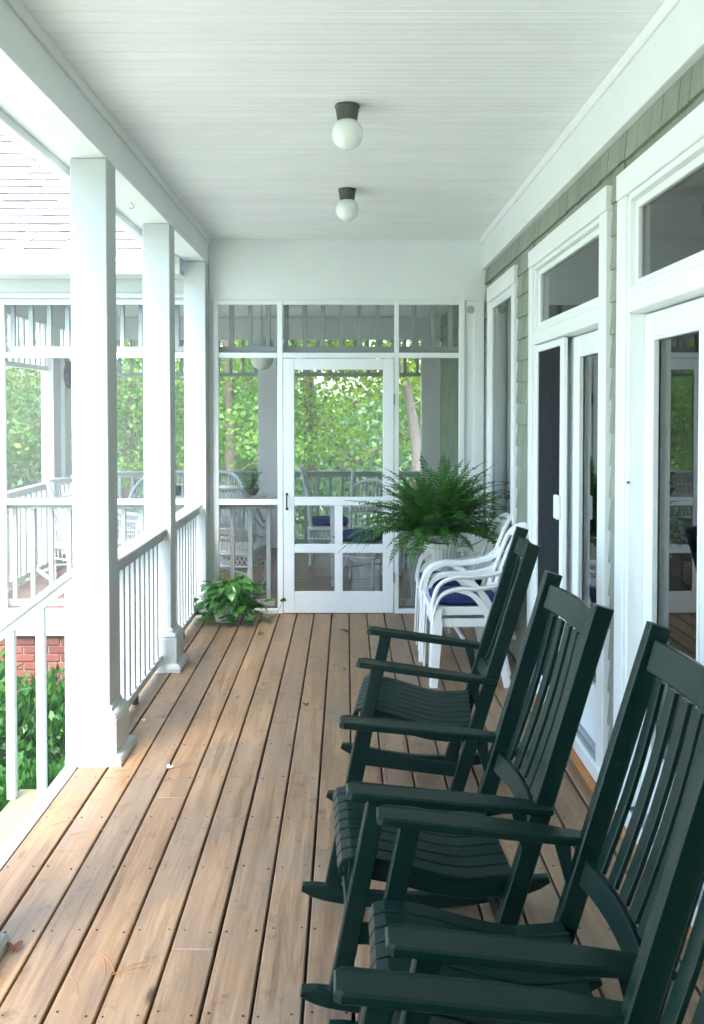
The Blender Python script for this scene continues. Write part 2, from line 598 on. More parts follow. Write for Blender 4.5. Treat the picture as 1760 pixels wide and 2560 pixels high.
# ------------------------------------------------------------------ deck
DX0, DX1 = -1.2733, 1.128
deck = tag(empty('deck', (0, 0, -0.05)), kind='structure')
bx('underfloor', deck, 'sub', -1.27, 1.30, -2.0, 7.44, -0.30, -0.045, 0)
BW = 0.1437
joints = {-1: [3.45, 6.9], -4: [2.79, 5.6], 3: [5.1, 1.4], 5: [2.3, 6.3], -7: [6.1], 1: [6.35], -6: [3.9], 6: [4.45], -2: [5.05], -9: [4.3]}
nail = MB()
for k in range(-9, 8):
    xa, xb = 0.02 + BW * k, 0.02 + BW * (k + 1)
    if k == 7: xb = 1.133
    ys = [-1.8] + sorted(joints.get(k, [])) + [7.452]
    for a, b in zip(ys[:-1], ys[1:]):
        j1, j2 = random.uniform(0.0038, 0.0058), random.uniform(0.0038, 0.0058)
        mbb = MB()
        L = b - a - 0.003
        vs, fs = boxgeo(xb - xa - j1 - j2, L, 0.030, 0.0035)
        mbb.add(vs, fs)
        o = mbb.build('deck_board', 'deck', deck, wloc=((xa + xb) / 2 + (j1 - j2) / 2, (a + b) / 2, -0.015 + random.uniform(-0.0012, 0.0008)))
    yj = -1.6 + 0.03
    while yj < 7.4:
        for off in (0.024, BW - 0.026):
            x = xa + off + random.uniform(-0.006, 0.006)
            y = yj + random.uniform(-0.014, 0.014)
            if x < 1.12:
                nail.lathe([(0.0044, -0.001), (0.0040, 0.0010), (0.0, 0.0011)], 8, c=(x, y))
        yj += 0.406
o = nail.build('nail_heads', 'sub', deck, wloc=(0, 0, 0.0))
tag(o, kind='stuff')
bx('edge_board', deck, 'white_dimmed', -1.340, -1.2790, -1.8, 7.40, -0.22, -0.002, 0.004)

# ------------------------------------------------------------------ porch steps (left) and stair rails
steps = thing('porch_steps', 'short flight of pale mossy wooden steps leading off the deck edge', 'steps', (-1.34, 3.66, GZ))
for i in range(4):
    zt = -0.205 - 0.195 * i
    x1 = -1.343 - 0.285 * i
    bx('tread', steps, 'tread', x1 - 0.29, x1 - 0.148, 2.80, 4.47, zt - 0.035, zt, 0.004)
    bx('tread', steps, 'tread', x1 - 0.143, x1, 2.80, 4.47, zt - 0.035, zt, 0.004)
    bx('riser', steps, 'white_old', x1 - 0.275, x1 - 0.25, 2.82, 4.45, max(GZ, zt - 0.195), zt - 0.037, 0.002)
for (y, lab) in ((4.36, 'white sloping handrail with balusters beside the steps, joined to the near big post'),
                 (2.88, 'white stair handrail on the near side of the steps, outside the picture')):
    h = thing('stair_railing', lab, 'railing', (-1.31, y, -0.2))
    L0, L1 = (-1.312, y, 0.893), (-2.40, y, 0.893 - 1.088 * 0.76)
    m1 = MB()
    m1.sweep([L0, L1], 0.075, 0.032, (0, 1, 0), b=0.006)
    m1.build('handrail', 'white_dimmed', h, wloc=(0, 0, 0.02))
    m2 = MB()
    m2.sweep([L0, L1], 0.045, 0.045, (0, 1, 0), b=0.004)
    m2.build('under_rail', 'white_dimmed', h, wloc=(0, 0, -0.02))
    for i, x in enumerate((-1.343, -1.484, -1.63, -1.775, -1.92, -2.065, -2.21)):
        zt = 0.86 - (-1.31 - x) * 0.76
        zb = (-0.002, -0.205, -0.205, -0.40, -0.40, -0.595, -0.595)[i]
        bx('baluster', h, 'white_dimmed', x - 0.020, x + 0.020, y - 0.020, y + 0.020, zb, zt, 0.003)

# ------------------------------------------------------------------ porch posts
PXL, PXR = -1.309, -1.136
pc = (PXL + PXR) / 2


def sq(mb, prof, cy):
    """square 'lathe': prof of (outset, z); smaller outset on the yard side"""
    vs, fs = [], []
    for o_, z in prof:
        x0, x1 = PXL - min(o_, 0.022), PXR + o_
        y0, y1 = cy - 0.0865 - o_, cy + 0.0865 + o_
        vs += [(x0, y0, z), (x1, y0, z), (x1, y1, z), (x0, y1, z)]
    m_ = len(prof)
    for i in range(m_ - 1):
        for j in range(4):
            a, b = i * 4 + j, i * 4 + (j + 1) % 4
            fs.append((a, b, b + 4, a + 4))
    fs.append((3, 2, 1, 0)); fs.append(tuple(range((m_ - 1) * 4, m_ * 4)))
    mb.add(vs, fs)


post_lab = ['white square porch post cut off by the left frame edge, only its base corner showing',
            'widest white square porch post, at the head of the steps',
            'white square porch post in the middle of the white railing',
            'slimmest white square post, against the end wall beside the potted pothos']
for i, (y0, lab) in enumerate(zip((2.575, 4.30, 5.82, 7.284), post_lab)):
    cy = y0 + 0.0865
    p = thing('porch_post', lab, 'post', (pc, cy, 0), 0, 'white posts along the open side of the porch')
    bx('shaft', p, 'white_dimmed', PXL, PXR, y0, y0 + 0.173, 0.21, 2.878, 0.004)
    if i < 3:
        m1 = MB(); sq(m1, [(0.040, 0.050), (0.040, 0.212), (0.034, 0.216)], cy); m1.build('base_block', 'white_dimmed', p, wloc=(0, 0, 0))
        m1 = MB(); sq(m1, [(0.028, 0.2165), (0.036, 0.223), (0.028, 0.236), (0.014, 0.246), (0.011, 0.262), (0.002, 0.272)], cy)
        m1.build('base_moulding', 'white_dimmed', p, wloc=(0, 0, 0))
        m1 = MB(); sq(m1, [(0.070, 0.0005), (0.070, 0.024), (0.062, 0.040), (0.044, 0.052)], cy); m1.build('plinth', 'white_dimmed', p, wloc=(0, 0, 0))
    else:
        bx('base_block', p, 'white_dimmed', PXL - 0.01, PXR + 0.012, y0 - 0.016, y0 + 0.172, 0.0005, 0.209, 0.004)

# ------------------------------------------------------------------ railings between posts
for (ya, yb, lab) in ((4.475, 5.817, 'white slatted railing between the widest post and the middle post'),
                      (5.995, 7.262, 'white slatted railing between the middle post and the end wall post')):
    r = thing('porch_railing', lab, 'railing', (-1.215, (ya + yb) / 2, 0), 0, 'white railings along the open side of the porch')
    bx('top_rail', r, 'white_dimmed', -1.268, -1.160, ya, yb, 0.898, 0.926, 0.006)
    bx('under_rail', r, 'white_dimmed', -1.240, -1.186, ya + .001, yb - .001, 0.842, 0.8965, 0.004)
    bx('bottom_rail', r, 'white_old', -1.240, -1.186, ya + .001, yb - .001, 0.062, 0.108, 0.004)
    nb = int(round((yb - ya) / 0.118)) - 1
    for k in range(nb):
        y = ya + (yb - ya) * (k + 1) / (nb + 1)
        bx('baluster', r, 'white_dimmed', -1.231, -1.195, y - 0.018, y + 0.018, 0.109, 0.8415, 0.003)
    y = (ya + yb) / 2
    bx('support_block', r, 'sub', -1.228, -1.198, y - 0.02, y + 0.02, 0.0005, 0.0615, 0.002)

# ------------------------------------------------------------------ porch roof: beam, eave, ceiling
beam = thing('porch_beam', 'long white beam carried by the posts along the open side', 'beam', (pc, 2.7, 2.88))
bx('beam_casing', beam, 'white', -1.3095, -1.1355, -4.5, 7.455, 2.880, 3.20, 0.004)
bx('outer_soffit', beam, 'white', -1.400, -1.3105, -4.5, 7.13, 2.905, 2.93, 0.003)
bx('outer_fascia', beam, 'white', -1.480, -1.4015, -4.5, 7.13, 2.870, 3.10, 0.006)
hk = thing('plant_hook', 'small brass screw hook under the white beam, between two posts', 'hook', (-1.235, 5.21, 2.88))
m1 = MB()
m1.tube([(0, 0, 0.0), (0, 0, -0.012)] + [(0.014 * math.sin(t), 0, -0.026 + 0.014 * math.cos(t)) for t in np.linspace(0.0, 4.4, 12)], 0.0022, 6)
m1.build('hook_wire', 'brass', hk, True, wloc=(-1.235, 5.21, 2.88))

ceil = tag(empty('ceiling', (0, 2.7, 3.08)), kind='structure')
bx('roof_light_block', ceil, 'sub', -1.55, 1.16, -4.5, 7.62, 3.205, 3.24, 0)  # slab added above the ceiling to block light, run on behind the camera
bx('ceiling_backing', ceil, 'ceiling', -1.134, 1.13, -4.5, 7.46, 3.094, 3.10, 0)
# beadboard planks: bevelled edges, a bead down the middle
CW = 0.0889
def bead(w, L):
    m_ = MB()
    h = 0.012
    prof = [(-w / 2, 0.006), (-w / 2 + 0.0035, 0.0), (-0.003, 0.0), (-0.0015, 0.0012), (0.0015, 0.0012), (0.003, 0.0), (w / 2 - 0.0035, 0.0), (w / 2, 0.006), (w / 2, h), (-w / 2, h)]
    vs, fs = [], []
    for x in (-L / 2, L / 2):
        vs += [(x, a, z) for a, z in prof]
    k = len(prof)
    for j in range(k):
        fs.append((j, (j + 1) % k, (j + 1) % k + k, j + k))
    fs.append(tuple(range(k))); fs.append(tuple(reversed(range(k, 2 * k))))
    m_.add(vs, fs)
    return m_.mesh('ceiling_board', 'ceiling')
bm_ = bead(CW - 0.0016, 2.245)
y = 7.455 - CW / 2
while y > -4.4:
    o = bpy.data.objects.new('ceiling_board', bm_)
    link(o, ceil, (0.0, y, 3.080 + random.uniform(-0.0006, 0.0006)))
    y -= CW
for (xa, xb, s_) in ((-1.1345, -1.108, 1), (1.082, 1.109, -1)):
    m1 = MB()
    if s_ == 1:
        m1.add([(xa, -2, 3.048), (xa + 0.012, -2, 3.048), (xb - .003, -2, 3.0705), (xb, -2, 3.079), (xa, -2, 3.079)] + [(a, 7.45, c) for a, c in ((xa, 3.048), (xa + 0.012, 3.048), (xb - .003, 3.0705), (xb, 3.079), (xa, 3.079))],
               [(0, 1, 6, 5), (1, 2, 7, 6), (2, 3, 8, 7), (3, 4, 9, 8), (4, 0, 5, 9), (4, 3, 2, 1, 0), (5, 6, 7, 8, 9)])
    else:
        q = ((xb, 3.048), (xb - 0.012, 3.048), (xa + .003, 3.0705), (xa, 3.079), (xb, 3.079))
        m1.add([(a, -2, c) for a, c in q] + [(a, 7.45, c) for a, c in q],
               [(5, 6, 1, 0), (6, 7, 2, 1), (7, 8, 3, 2), (8, 9, 4, 3), (9, 5, 0, 4), (0, 1, 2, 3, 4), (9, 8, 7, 6, 5)])
    m1.build('cove_moulding', 'white', ceil, wloc=(0, 0, 0))

# ------------------------------------------------------------------ house (right side)
HX = 1.150
house = thing('house', 'sage shingled house wall with white cased glass doors along the right side of the deck', 'house', (1.3, 3.0, 0))
D1 = (4.010, 5.445)
D2 = (2.200, 3.635)
W1 = (6.150, 7.10)
ops = [D2, D1, W1]
yy0 = -4.5
for (a, b) in ops + [(11.1, None)]:
    bx('wall_core', house, 'shingle', HX, 1.30, yy0, a, -0.9, 3.6, 0)
    if b is None: break
    bx('wall_core', house, 'shingle', HX, 1.30, a, b, 2.56, 3.6, 0)
    bx('wall_core', house, 'shingle', HX, 1.30, a, b, -0.9, 0.02 if b < 6 else 0.30, 0)
    yy0 = b
bx('frieze_board', house, 'white', 1.110, 1.1495, -4.5, 7.458, 2.832, 3.092, 0.003)
# rooms behind the doors
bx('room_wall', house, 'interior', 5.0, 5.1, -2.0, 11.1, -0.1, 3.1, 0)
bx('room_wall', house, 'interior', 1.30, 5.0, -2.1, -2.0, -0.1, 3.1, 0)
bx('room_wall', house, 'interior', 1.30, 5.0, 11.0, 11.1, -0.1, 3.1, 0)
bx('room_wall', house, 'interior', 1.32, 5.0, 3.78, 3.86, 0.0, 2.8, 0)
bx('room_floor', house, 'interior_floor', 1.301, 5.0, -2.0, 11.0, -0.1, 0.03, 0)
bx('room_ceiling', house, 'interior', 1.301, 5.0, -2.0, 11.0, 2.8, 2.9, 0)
bx('roof', house, 'roofing', 1.162, 5.4, -2.3, 11.3, 3.605, 3.72, 0)

# wall shingles
_sh = {}
def shingle_mesh(w, h, mat='shingle', t0=0.004, t1=0.017):
    key = (w, h, mat)
    if key not in _sh:
        m_ = MB()
        # thin at the top (inside), thick at the butt; faces -X
        m_.add([(-t1, -w / 2, 0), (-t1, w / 2, 0), (0, w / 2, 0), (0, -w / 2, 0),
                (-t0, -w / 2, h), (-t0, w / 2, h), (0, w / 2, h), (0, -w / 2, h)],
               [(0, 1, 5, 4), (3, 2, 1, 0), (4, 5, 6, 7), (1, 2, 6, 5), (3, 0, 4, 7), (2, 3, 7, 6)])
        _sh[key] = m_.mesh('shingle', mat)
    return _sh[key]
EXPO = 0.140
widths = (0.085, 0.10, 0.12, 0.135, 0.15, 0.17, 0.19)
def rowfree(z0, z1, ya, yb):
    """free Y intervals of a course between the casings"""
    cas = [(2.09, 3.745), (3.900, 5.555), (6.045, 7.235)]
    iv = [(ya, yb)]
    if z0 >= 2.65: return iv
    for a, b in cas:
        nx = []
        for (p, q) in iv:
            if b <= p or a >= q: nx.append((p, q)); continue
            if a > p: nx.append((p, a))
            if b < q: nx.append((b, q))
        iv = nx
    return iv
rs = random.Random(3)
stuff_sh = MB()
zt = 2.8315
rows = []
z = 2.71
while z > -0.02:
    rows.append((max(z, 0.012), zt)); zt = z; z -= EXPO
rows.append((0.012, zt)) if zt > 0.05 else None
zone = []
for (zb, zt_) in rows:
    h = zt_ - zb
    hh = round(h + (0.0 if zt_ > 2.83 else 0.012), 3)
    for (a, b) in rowfree(zb, zt_, 0.9, 7.455):
        y = a + 0.0015
        while y < b - 0.02:
            w = rs.choice(widths)
            if b - (y + w) < 0.05: w = b - y - 0.0015
            w = round(w, 3)
            jit = rs.uniform(-0.004, 0.003) if zt_ < 2.83 else rs.uniform(-0.003, 0.003)
            top = hh if zb + jit + hh < zt_ + 0.013 else zt_ + 0.012 - zb - jit
            if zt_ > 2.83: top = 2.831 - (zb + jit)
            if y > 1.6:
                o = bpy.data.objects.new('shingle', shingle_mesh(round(w - 0.006, 3), round(top, 3)))
                link(o, house, (HX - 0.0005 - rs.uniform(0.0, 0.0022), y + w / 2, zb + jit))
            y += w
# shingles inside the screened porch (seen through the screen): every course, farther run
por_sh = []
zt2 = 2.79
for k in range(19):
    zb = 2.65 - EXPO * k
    y = 7.62
    while y < 10.99:
        w = rs.choice((0.15, 0.17, 0.19, 0.21, 0.24))
        if 10.995 - (y + w) < 0.05: w = 10.995 - y
        if y > 8.7 and zb > 0.75:
            o = bpy.data.objects.new('shingle', shingle_mesh(round(w - 0.003, 3), 0.147))
            link(o, house, (HX - 0.0005 - rs.uniform(0, 0.002), y + w / 2, zb + rs.uniform(-0.003, 0.003)))
        else:
            m_ = shingle_mesh(round(w - 0.003, 3), 0.147)
            stuff_sh.add([(v.co.x + HX - 0.001, v.co.y + y + w / 2, v.co.z + zb) for v in m_.vertices], [tuple(p.vertices) for p in m_.polygons])
        y += w
tag(stuff_sh.build('porch_shingles', 'shingle', house, wloc=(0, 0, 0)), kind='stuff')

def door_unit(Y0, Y1, first):
    """cased French doors with transom: outer part + sub-parts"""
    ca, cb = Y0 - 0.11, Y1 + 0.11
    cs = MB()
    X0, X1 = 1.112, 1.1485
    cs.box(X0, X1, ca, Y0, 0.012, 2.545, 0.003)
    cs.box(X0, X1, Y1, cb, 0.012, 2.545, 0.003)
    cs.box(X0 - 0.004, X1, ca - 0.001, cb + 0.001, 2.5465, 2.652, 0.004)
    # jambs and mullion between doors and transom
    cs.box(1.126, 1.296, Y0 + 0.0005, Y0 + 0.022, 0.085, 2.545, 0.002)
    cs.box(1.126, 1.296, Y1 - 0.022, Y1 - 0.0005, 0.085, 2.545, 0.002)
    cs.box(1.120, 1.296, Y0 + 0.0225, Y1 - 0.0225, 2.520, 2.545, 0.002)
    cs.box(1.116, 1.296, Y0 + 0.0225, Y1 - 0.0225, 2.075, 2.150, 0.004)
    cs.box(1.128, 1.296, Y0 + 0.0225, Y1 - 0.0225, 2.1505, 2.176, 0.003)
    unit = cs.build('patio_door', 'white', house, wloc=(0, 0, 0))
    # transom sash and pane
    ts = MB()
    a, b = Y0 + 0.023, Y1 - 0.023
    for (p, q, r_, s_) in ((a, a + 0.035, 2.177, 2.519), (b - 0.035, b, 2.177, 2.519), (a + 0.0355, b - 0.0355, 2.177, 2.205), (a + 0.0355, b - 0.0355, 2.487, 2.519)):
        ts.box(1.146, 1.180, p, q, r_, s_, 0.003)
    o = ts.build('transom_sash', 'white', unit, wloc=(0, 0, 0))
    bx('transom_pane', unit, 'glass', 1.163, 1.165, a + 0.034, b - 0.034, 2.204, 2.488, 0)
    # threshold
    m_ = MB()
    m_.box(1.118, 1.296, Y0 + 0.001, Y1 - 0.001, 0.042, 0.072, 0.004)
    m_.box(1.165, 1.296, Y0 + 0.001, Y1 - 0.001, 0.0725, 0.084, 0.003)
    m_.build('threshold', 'aluminium', unit, wloc=(0, 0, 0))
    m_ = MB()
    m_.box(1.098, 1.117, Y0 - 0.10, Y1 + 0.10, 0.044, 0.110, 0.003)
    m_.build('sill_nosing', 'white', unit, wloc=(0, 0, 0))
    bx('sill_strip', unit, 'raw_wood', 1.084, 1.145, Y0 - 0.115, Y1 + 0.115, 0.0005, 0.0115 + 0.030, 0.003)
    mid = (Y0 + Y1) / 2
    for (p, q) in ((Y0 + 0.0235, mid - 0.002), (mid + 0.002, Y1 - 0.0235)):
        lf = MB()
        lf.box(1.188, 1.228, p, p + 0.108, 0.090, 2.068, 0.003)
        lf.box(1.188, 1.228, q - 0.108, q, 0.090, 2.068, 0.003)
        lf.box(1.1885, 1.2275, p + 0.1085, q - 0.1085, 1.972, 2.068, 0.003)
        lf.box(1.1885, 1.2275, p + 0.1085, q - 0.1085, 0.090, 0.350, 0.003)
        # glazing bead
        for (e, f, g_, h_) in ((p + .1085, p + .122, .351, 1.971), (q - .122, q - .1085, .351, 1.971), (p + .1225, q - .1225, .351, .364), (p + .1225, q - .1225, 1.958, 1.971)):
            lf.box(1.182, 1.205, e, f, g_, h_, 0.002)
        lf.build('door_leaf', 'white', unit, wloc=(0, 0, 0))
        bx('door_pane', unit, 'glass', 1.207, 1.209, p + 0.109, q - 0.109, 0.351, 1.971, 0)
    if first:
        # sliding insect screen drawn across the far leaf
        sf = MB()
        a, b = 4.745, 5.425
        sf.box(1.134, 1.158, a, a + 0.072, 0.086, 2.070, 0.003)
        sf.box(1.134, 1.158, b - 0.025, b - 0.002, 0.086, 2.070, 0.003)
        sf.box(1.1345, 1.1575, a + 0.0725, b - 0.0255, 2.030, 2.070, 0.003)
        sf.box(1.1345, 1.1575, a + 0.0725, b - 0.0255, 0.086, 0.130, 0.003)
        sf.build('screen_frame', 'white', unit, wloc=(0, 0, 0))
        bx('screen_mesh', unit, 'screen_dark', 1.1455, 1.1465, a + 0.073, b - 0.026, 0.1305, 2.0295, 0)
        m_ = MB(); m_.box(1.112, 1.1335, 4.775, 4.862, 1.105, 1.232, 0.006)
        m_.build('screen_handle', 'white', unit, wloc=(0, 0, 0))
    else:
        m_ = MB(); m_.lathe([(0.0, 0), (0.006, 0.001), (0.006, 0.010), (0, 0.011)], 10, mat=Matrix.Translation((1.128, 3.600, 1.40)) @ Matrix.Rotation(-math.pi / 2, 4, 'Y'))
        m_.build('screen_catch', 'metal_dark', unit, wloc=(0, 0, 0))
    # blinds inside
    return unit
u1 = door_unit(*D1, True)
u1['label'] = 'glass double door with dark insect screen over its far leaf'
u2 = door_unit(*D2, False)
u2['label'] = 'nearer glass double door reflecting trees and the screened porch'
# side window W1
m_ = MB()
a, b = W1
m_.box(1.114, 1.1485, a - 0.105, a, 0.18, 2.53, 0.003)
m_.box(1.114, 1.1485, b, b + 0.105, 0.18, 2.53, 0.003)
m_.box(1.110, 1.1485, a - 0.106, b + 0.106, 2.5315, 2.652, 0.004)
m_.box(1.105, 1.1485, a - 0.115, b + 0.115, 0.14, 0.179, 0.004)
w1 = m_.build('window', 'white', house, wloc=(0, 0, 0))
w1['label'] = 'tall narrow white cased window beside the end wall'
m_ = MB()
for (p, q, r_, s_) in ((a + .001, a + .045, .30, 2.529), (b - .045, b - .001, .30, 2.529), (a + .0455, b - .0455, .30, .36), (a + .0455, b - .0455, 2.47, 2.529)):
    m_.box(1.128, 1.170, p, q, r_, s_, 0.004)
m_.build('sash', 'white', w1, wloc=(0, 0, 0))
bx('window_pane', w1, 'glass', 1.145, 1.147, a + 0.045, b - 0.045, 0.36, 2.47, 0)
bx('window_blind', w1, 'curtain', 1.175, 1.180, a + 0.046, b - 0.046, 0.362, 2.468, 0)
ol = thing('outlet_box', 'small tan outdoor outlet box low on the shingle wall', 'outlet', (1.13, 6.02, 0.27))
m_ = MB(); m_.box(-0.032, -0.001, -0.04, 0.04, -0.065, 0.065, 0.006); m_.box(-0.040, -0.0325, -0.034, 0.034, -0.055, 0.055, 0.004)
m_.build('box_cover', paint('tan_plastic', (0.30, 0.24, 0.16), 0.5), ol)
for c in ol.children: c.location = (0, 0, 0)

# ------------------------------------------------------------------ screened porch wing
WX0 = -3.15
wing = thing('screened_porch', 'white screened porch closing the far end of the deck and running off to the left', 'porch', (-1.0, 9.2, 0))
YF = 7.46
YB = 11.0
# front header & panels
bx('header', wing, 'white', -1.1345, 1.1485, YF, YF + 0.06, 2.582, 3.09, 0.003)
bx('header', wing, 'white_dimmed', WX0, -1.1365, YF, YF + 0.06, 2.645, 2.86, 0.003)
bx('header_moulding', wing, 'white_dimmed', WX0, -1.1365, YF - 0.018, YF - 0.001, 2.600, 2.644, 0.005)
bx('header', wing, 'white_dimmed', WX0, -1.1365, YF, YF + 0.06, 2.582, 2.644, 0.003)
bx('end_panel', wing, 'white', 0.969, 1.1285, YF, YF + 0.06, 0.0, 2.581, 0.003)
bx('corner_board', wing, 'white', 1.045, 1.128, YF - 0.016, YF - 0.001, 0.012, 2.581, 0.003)
bx('end_panel', wing, 'white', -1.1345, -1.100, YF, YF + 0.06, 0.0, 2.581, 0.003)
# screen framing across the porch end
fr_y0, fr_y1 = YF - 0.028, YF + 0.010
for (xa, xb) in ((-1.0995, -1.055), (-0.571, -0.527), (0.391, 0.428), (0.922, 0.9685)):
    bx('stile', wing, 'white', xa, xb, fr_y0, fr_y1, 0.0, 2.5815, 0.003)
for (xa, xb, segs) in ((-1.0545, -0.5715, 0), (-0.5265, 0.3905, 1), (0.4285, 0.9215, 0)):
    bx('screen_rail', wing, 'white', xa, xb, fr_y0 + .001, fr_y1, 2.546, 2.5815, 0.003)
    bx('screen_rail', wing, 'white', xa, xb, fr_y0 + .001, fr_y1, 2.110, 2.153, 0.003)
    if not segs:
        bx('screen_rail', wing, 'white', xa, xb, fr_y0 + .001, fr_y1, 0.899, 0.946, 0.003)
        bx('screen_rail', wing, 'white', xa, xb, fr_y0 + .001, fr_y1, 0.0, 0.036, 0.003)
        bx('screen_mesh', wing, 'screen', xa, xb, YF + 0.0010, YF + 0.0015, 0.037, 0.8985, 0)
        bx('screen_mesh', wing, 'screen', xa, xb, YF + 0.0010, YF + 0.0015, 0.9465, 2.1095, 0)
    bx('screen_mesh', wing, 'screen', xa, xb, YF + 0.0010, YF + 0.0015, 2.1535, 2.5455, 0)
# left part of the front, in the same plane
for (xa, xb) in ((-2.87, -2.81), (-2.12, -2.06), (-1.56, -1.50), (-1.185, -1.136)):
    bx('stile', wing, 'white_dimmed', xa, xb, fr_y0, fr_y1, 0.0, 2.5815, 0.003)
for (xa, xb) in ((-3.0, -2.8705), (-2.8095, -2.1205), (-2.0595, -1.5605), (-1.4995, -1.1855)):
    for (za, zb) in ((2.546, 2.5815), (2.110, 2.153), (0.899, 0.946), (0.0, 0.036)):
        bx('screen_rail', wing, 'white_dimmed', xa, xb, fr_y0 + .001, fr_y1, za, zb, 0.003)
    for (za, zb) in ((0.037, 0.8985), (0.9465, 2.1095), (2.1535, 2.5455)):
        bx('screen_mesh', wing, 'screen', xa, xb, YF + 0.0010, YF + 0.0015, za, zb, 0)
bx('corner_post', wing, 'white_dimmed', WX0, -3.0005, YF - 0.02, YF + 0.13, 0.0, 2.5815, 0.004)
# screen door
sd_ = MB()
y0, y1 = YF - 0.034, YF - 0.004
sd_.box(-0.521, -0.432, y0, y1, 0.006, 2.104, 0.003)
sd_.box(0.297, 0.386, y0, y1, 0.006, 2.104, 0.003)
sd_.box(-0.4315, 0.2965, y0 + .001, y1, 2.013, 2.104, 0.003)
sd_.box(-0.4315, 0.2965, y0 + .001, y1, 0.896, 0.966, 0.003)
sd_.box(-0.4315, 0.2965, y0 + .001, y1, 0.504, 0.574, 0.003)
sd_.box(-0.4315, 0.2965, y0 + .001, y1, 0.006, 0.183, 0.003)
sd_.box(-0.100, -0.033, y0 + .001, y1, 0.5745, 0.8955, 0.003)
sd_.box(-0.100, -0.033, y0 + .001, y1, 0.1835, 0.5035, 0.003)
door = sd_.build('screen_door', 'white', wing, wloc=(0, 0, 0))
for (xa, xb, za, zb) in ((-0.4315, 0.2965, 0.9665, 2.0125), (-0.4315, -0.1005, 0.5745, 0.8955), (-0.0325, 0.2965, 0.5745, 0.8955),
                         (-0.4315, -0.1005, 0.1835, 0.5035), (-0.0325, 0.2965, 0.1835, 0.5035)):
    bx('door_mesh', door, 'screen', xa, xb, YF - 0.016, YF - 0.0155, za, zb, 0)
h_ = MB()
h_.tube([(-0.493, y0 - .001, 0.985), (-0.493, y0 - 0.03, 0.975), (-0.493, y0 - 0.034, 0.93), (-0.493, y0 - 0.03, 0.885), (-0.493, y0 - .001, 0.875)], 0.006, 8)
h_.lathe([(0, 0), (0.012, 0.001), (0.012, 0.004), (0, 0.005)], 12, mat=Matrix.Translation((-0.493, y0, 0.990)) @ Matrix.Rotation(math.pi / 2, 4, 'X'))
h_.lathe([(0, 0), (0.012, 0.001), (0.012, 0.004), (0, 0.005)], 12, mat=Matrix.Translation((-0.493, y0, 0.870)) @ Matrix.Rotation(math.pi / 2, 4, 'X'))
h_.build('door_handle', 'black', door, True, wloc=(0, 0, 0))
for z in (1.77, 0.30):
    bx('hinge', door, 'metal_dark', 0.3845, 0.3925, y0 - 0.006, y0 + 0.008, z - 0.045, z + 0.045, 0.002)
vt = thing('round_sensor', 'small round grey disc fixed high on the white corner panel', 'sensor', (1.016, YF - 0.002, 2.506))
m_ = MB(); m_.lathe([(0, 0), (0.030, 0.0), (0.032, 0.012), (0.024, 0.020), (0.0, 0.022)], 20, mat=Matrix.Rotation(math.pi / 2, 4, 'X'))
m_.build('disc', paint('grey_plastic', (0.42, 0.46, 0.42), 0.5), vt, True)

# vertical slats / balusters just inside the screens
def bay(y0, y1, xa, xb, along='x', guard=True, frieze=True, mat='slat_paint', zb=2.163, ztop=2.60, gt=0.928, gap=None, phase=-0.957):
    """rows of slats: frieze slats above, guard balusters below. along: axis of the row"""
    P = 0.1515
    k = math.ceil((xa - phase) / P)
    def piece(nm, a, b, z0, z1, m_=mat, d=0.0):
        if along == 'x': bx(nm, wing, m_, a, b, y0 + d, y1 - d, z0, z1, 0.002)
        else: bx(nm, wing, m_, y0 + d, y1 - d, a, b, z0, z1, 0.002)
    while phase + k * P < xb:
        c = phase + k * P
        if c - 0.018 > xa and c + 0.018 < xb:
            if frieze: piece('frieze_slat', c - 0.018, c + 0.018, zb + 0.0465, ztop)
            if guard and not (gap and gap[0] < c < gap[1]):
                piece('baluster', c - 0.018, c + 0.018, 0.096, gt - 0.0705)
        k += 1
    if frieze: piece('frieze_rail', xa + .001, xb - .001, zb, zb + 0.046, d=-0.006)
    if guard:
        spans = [(xa, xb)] if not gap else [(xa, gap[0]), (gap[1], xb)]
        for a, b in spans:
            if b - a < 0.05: continue
            piece('guard_rail', a + .001, b - .001, gt - 0.070, gt - 0.026)
            piece('guard_cap', a + .001, b - .001, gt - 0.0255, gt, d=-0.02)
            piece('guard_bottom', a + .001, b - .001, 0.045, 0.0955)
bay(YF + 0.062, YF + 0.100, -3.14, 1.128, gap=(-0.60, 0.45), mat='slat_paint')
# ceiling of the wing, back and left walls
bx('porch_ceiling', wing, 'porch_paint', WX0 + 0.001, 1.1485, YF + 0.061, YB + 0.05, 2.800, 2.83, 0)
bx('back_header', wing, 'porch_paint', WX0 + 0.06, 1.149, YB, YB + 0.09, 2.53, 2.799, 0.003)
bx('side_header', wing, 'porch_paint', WX0, WX0 + 0.058, YF + 0.061, YB + 0.09, 2.56, 2.799, 0.003)
bay(YB + 0.03, YB + 0.066, -3.02, 1.128, zb=2.085, ztop=2.53)
bay(WX0 + 0.01, WX0 + 0.046, YF + 0.14, YB, along='y', zb=2.085, ztop=2.56, phase=7.66, mat='white')
for (xa, xb) in ((-3.149, -3.03), (-1.075, -0.845), (0.905, 1.1285)):
    bx('back_post', wing, 'porch_paint', xa, xb, YB - 0.06, YB + 0.105, 0.0, 2.5295, 0.004)
bx('side_post', wing, 'porch_paint', WX0 - 0.02, WX0 + 0.11, 9.38, 9.62, 0.0, 2.5595, 0.004)
bx('back_screen', wing, 'screen', -3.029, -1.0755, YB + 0.08, YB + 0.0805, 0.0, 2.529, 0)
bx('back_screen', wing, 'screen', -0.8445, 0.9045, YB + 0.08, YB + 0.0805, 0.0, 2.529, 0)
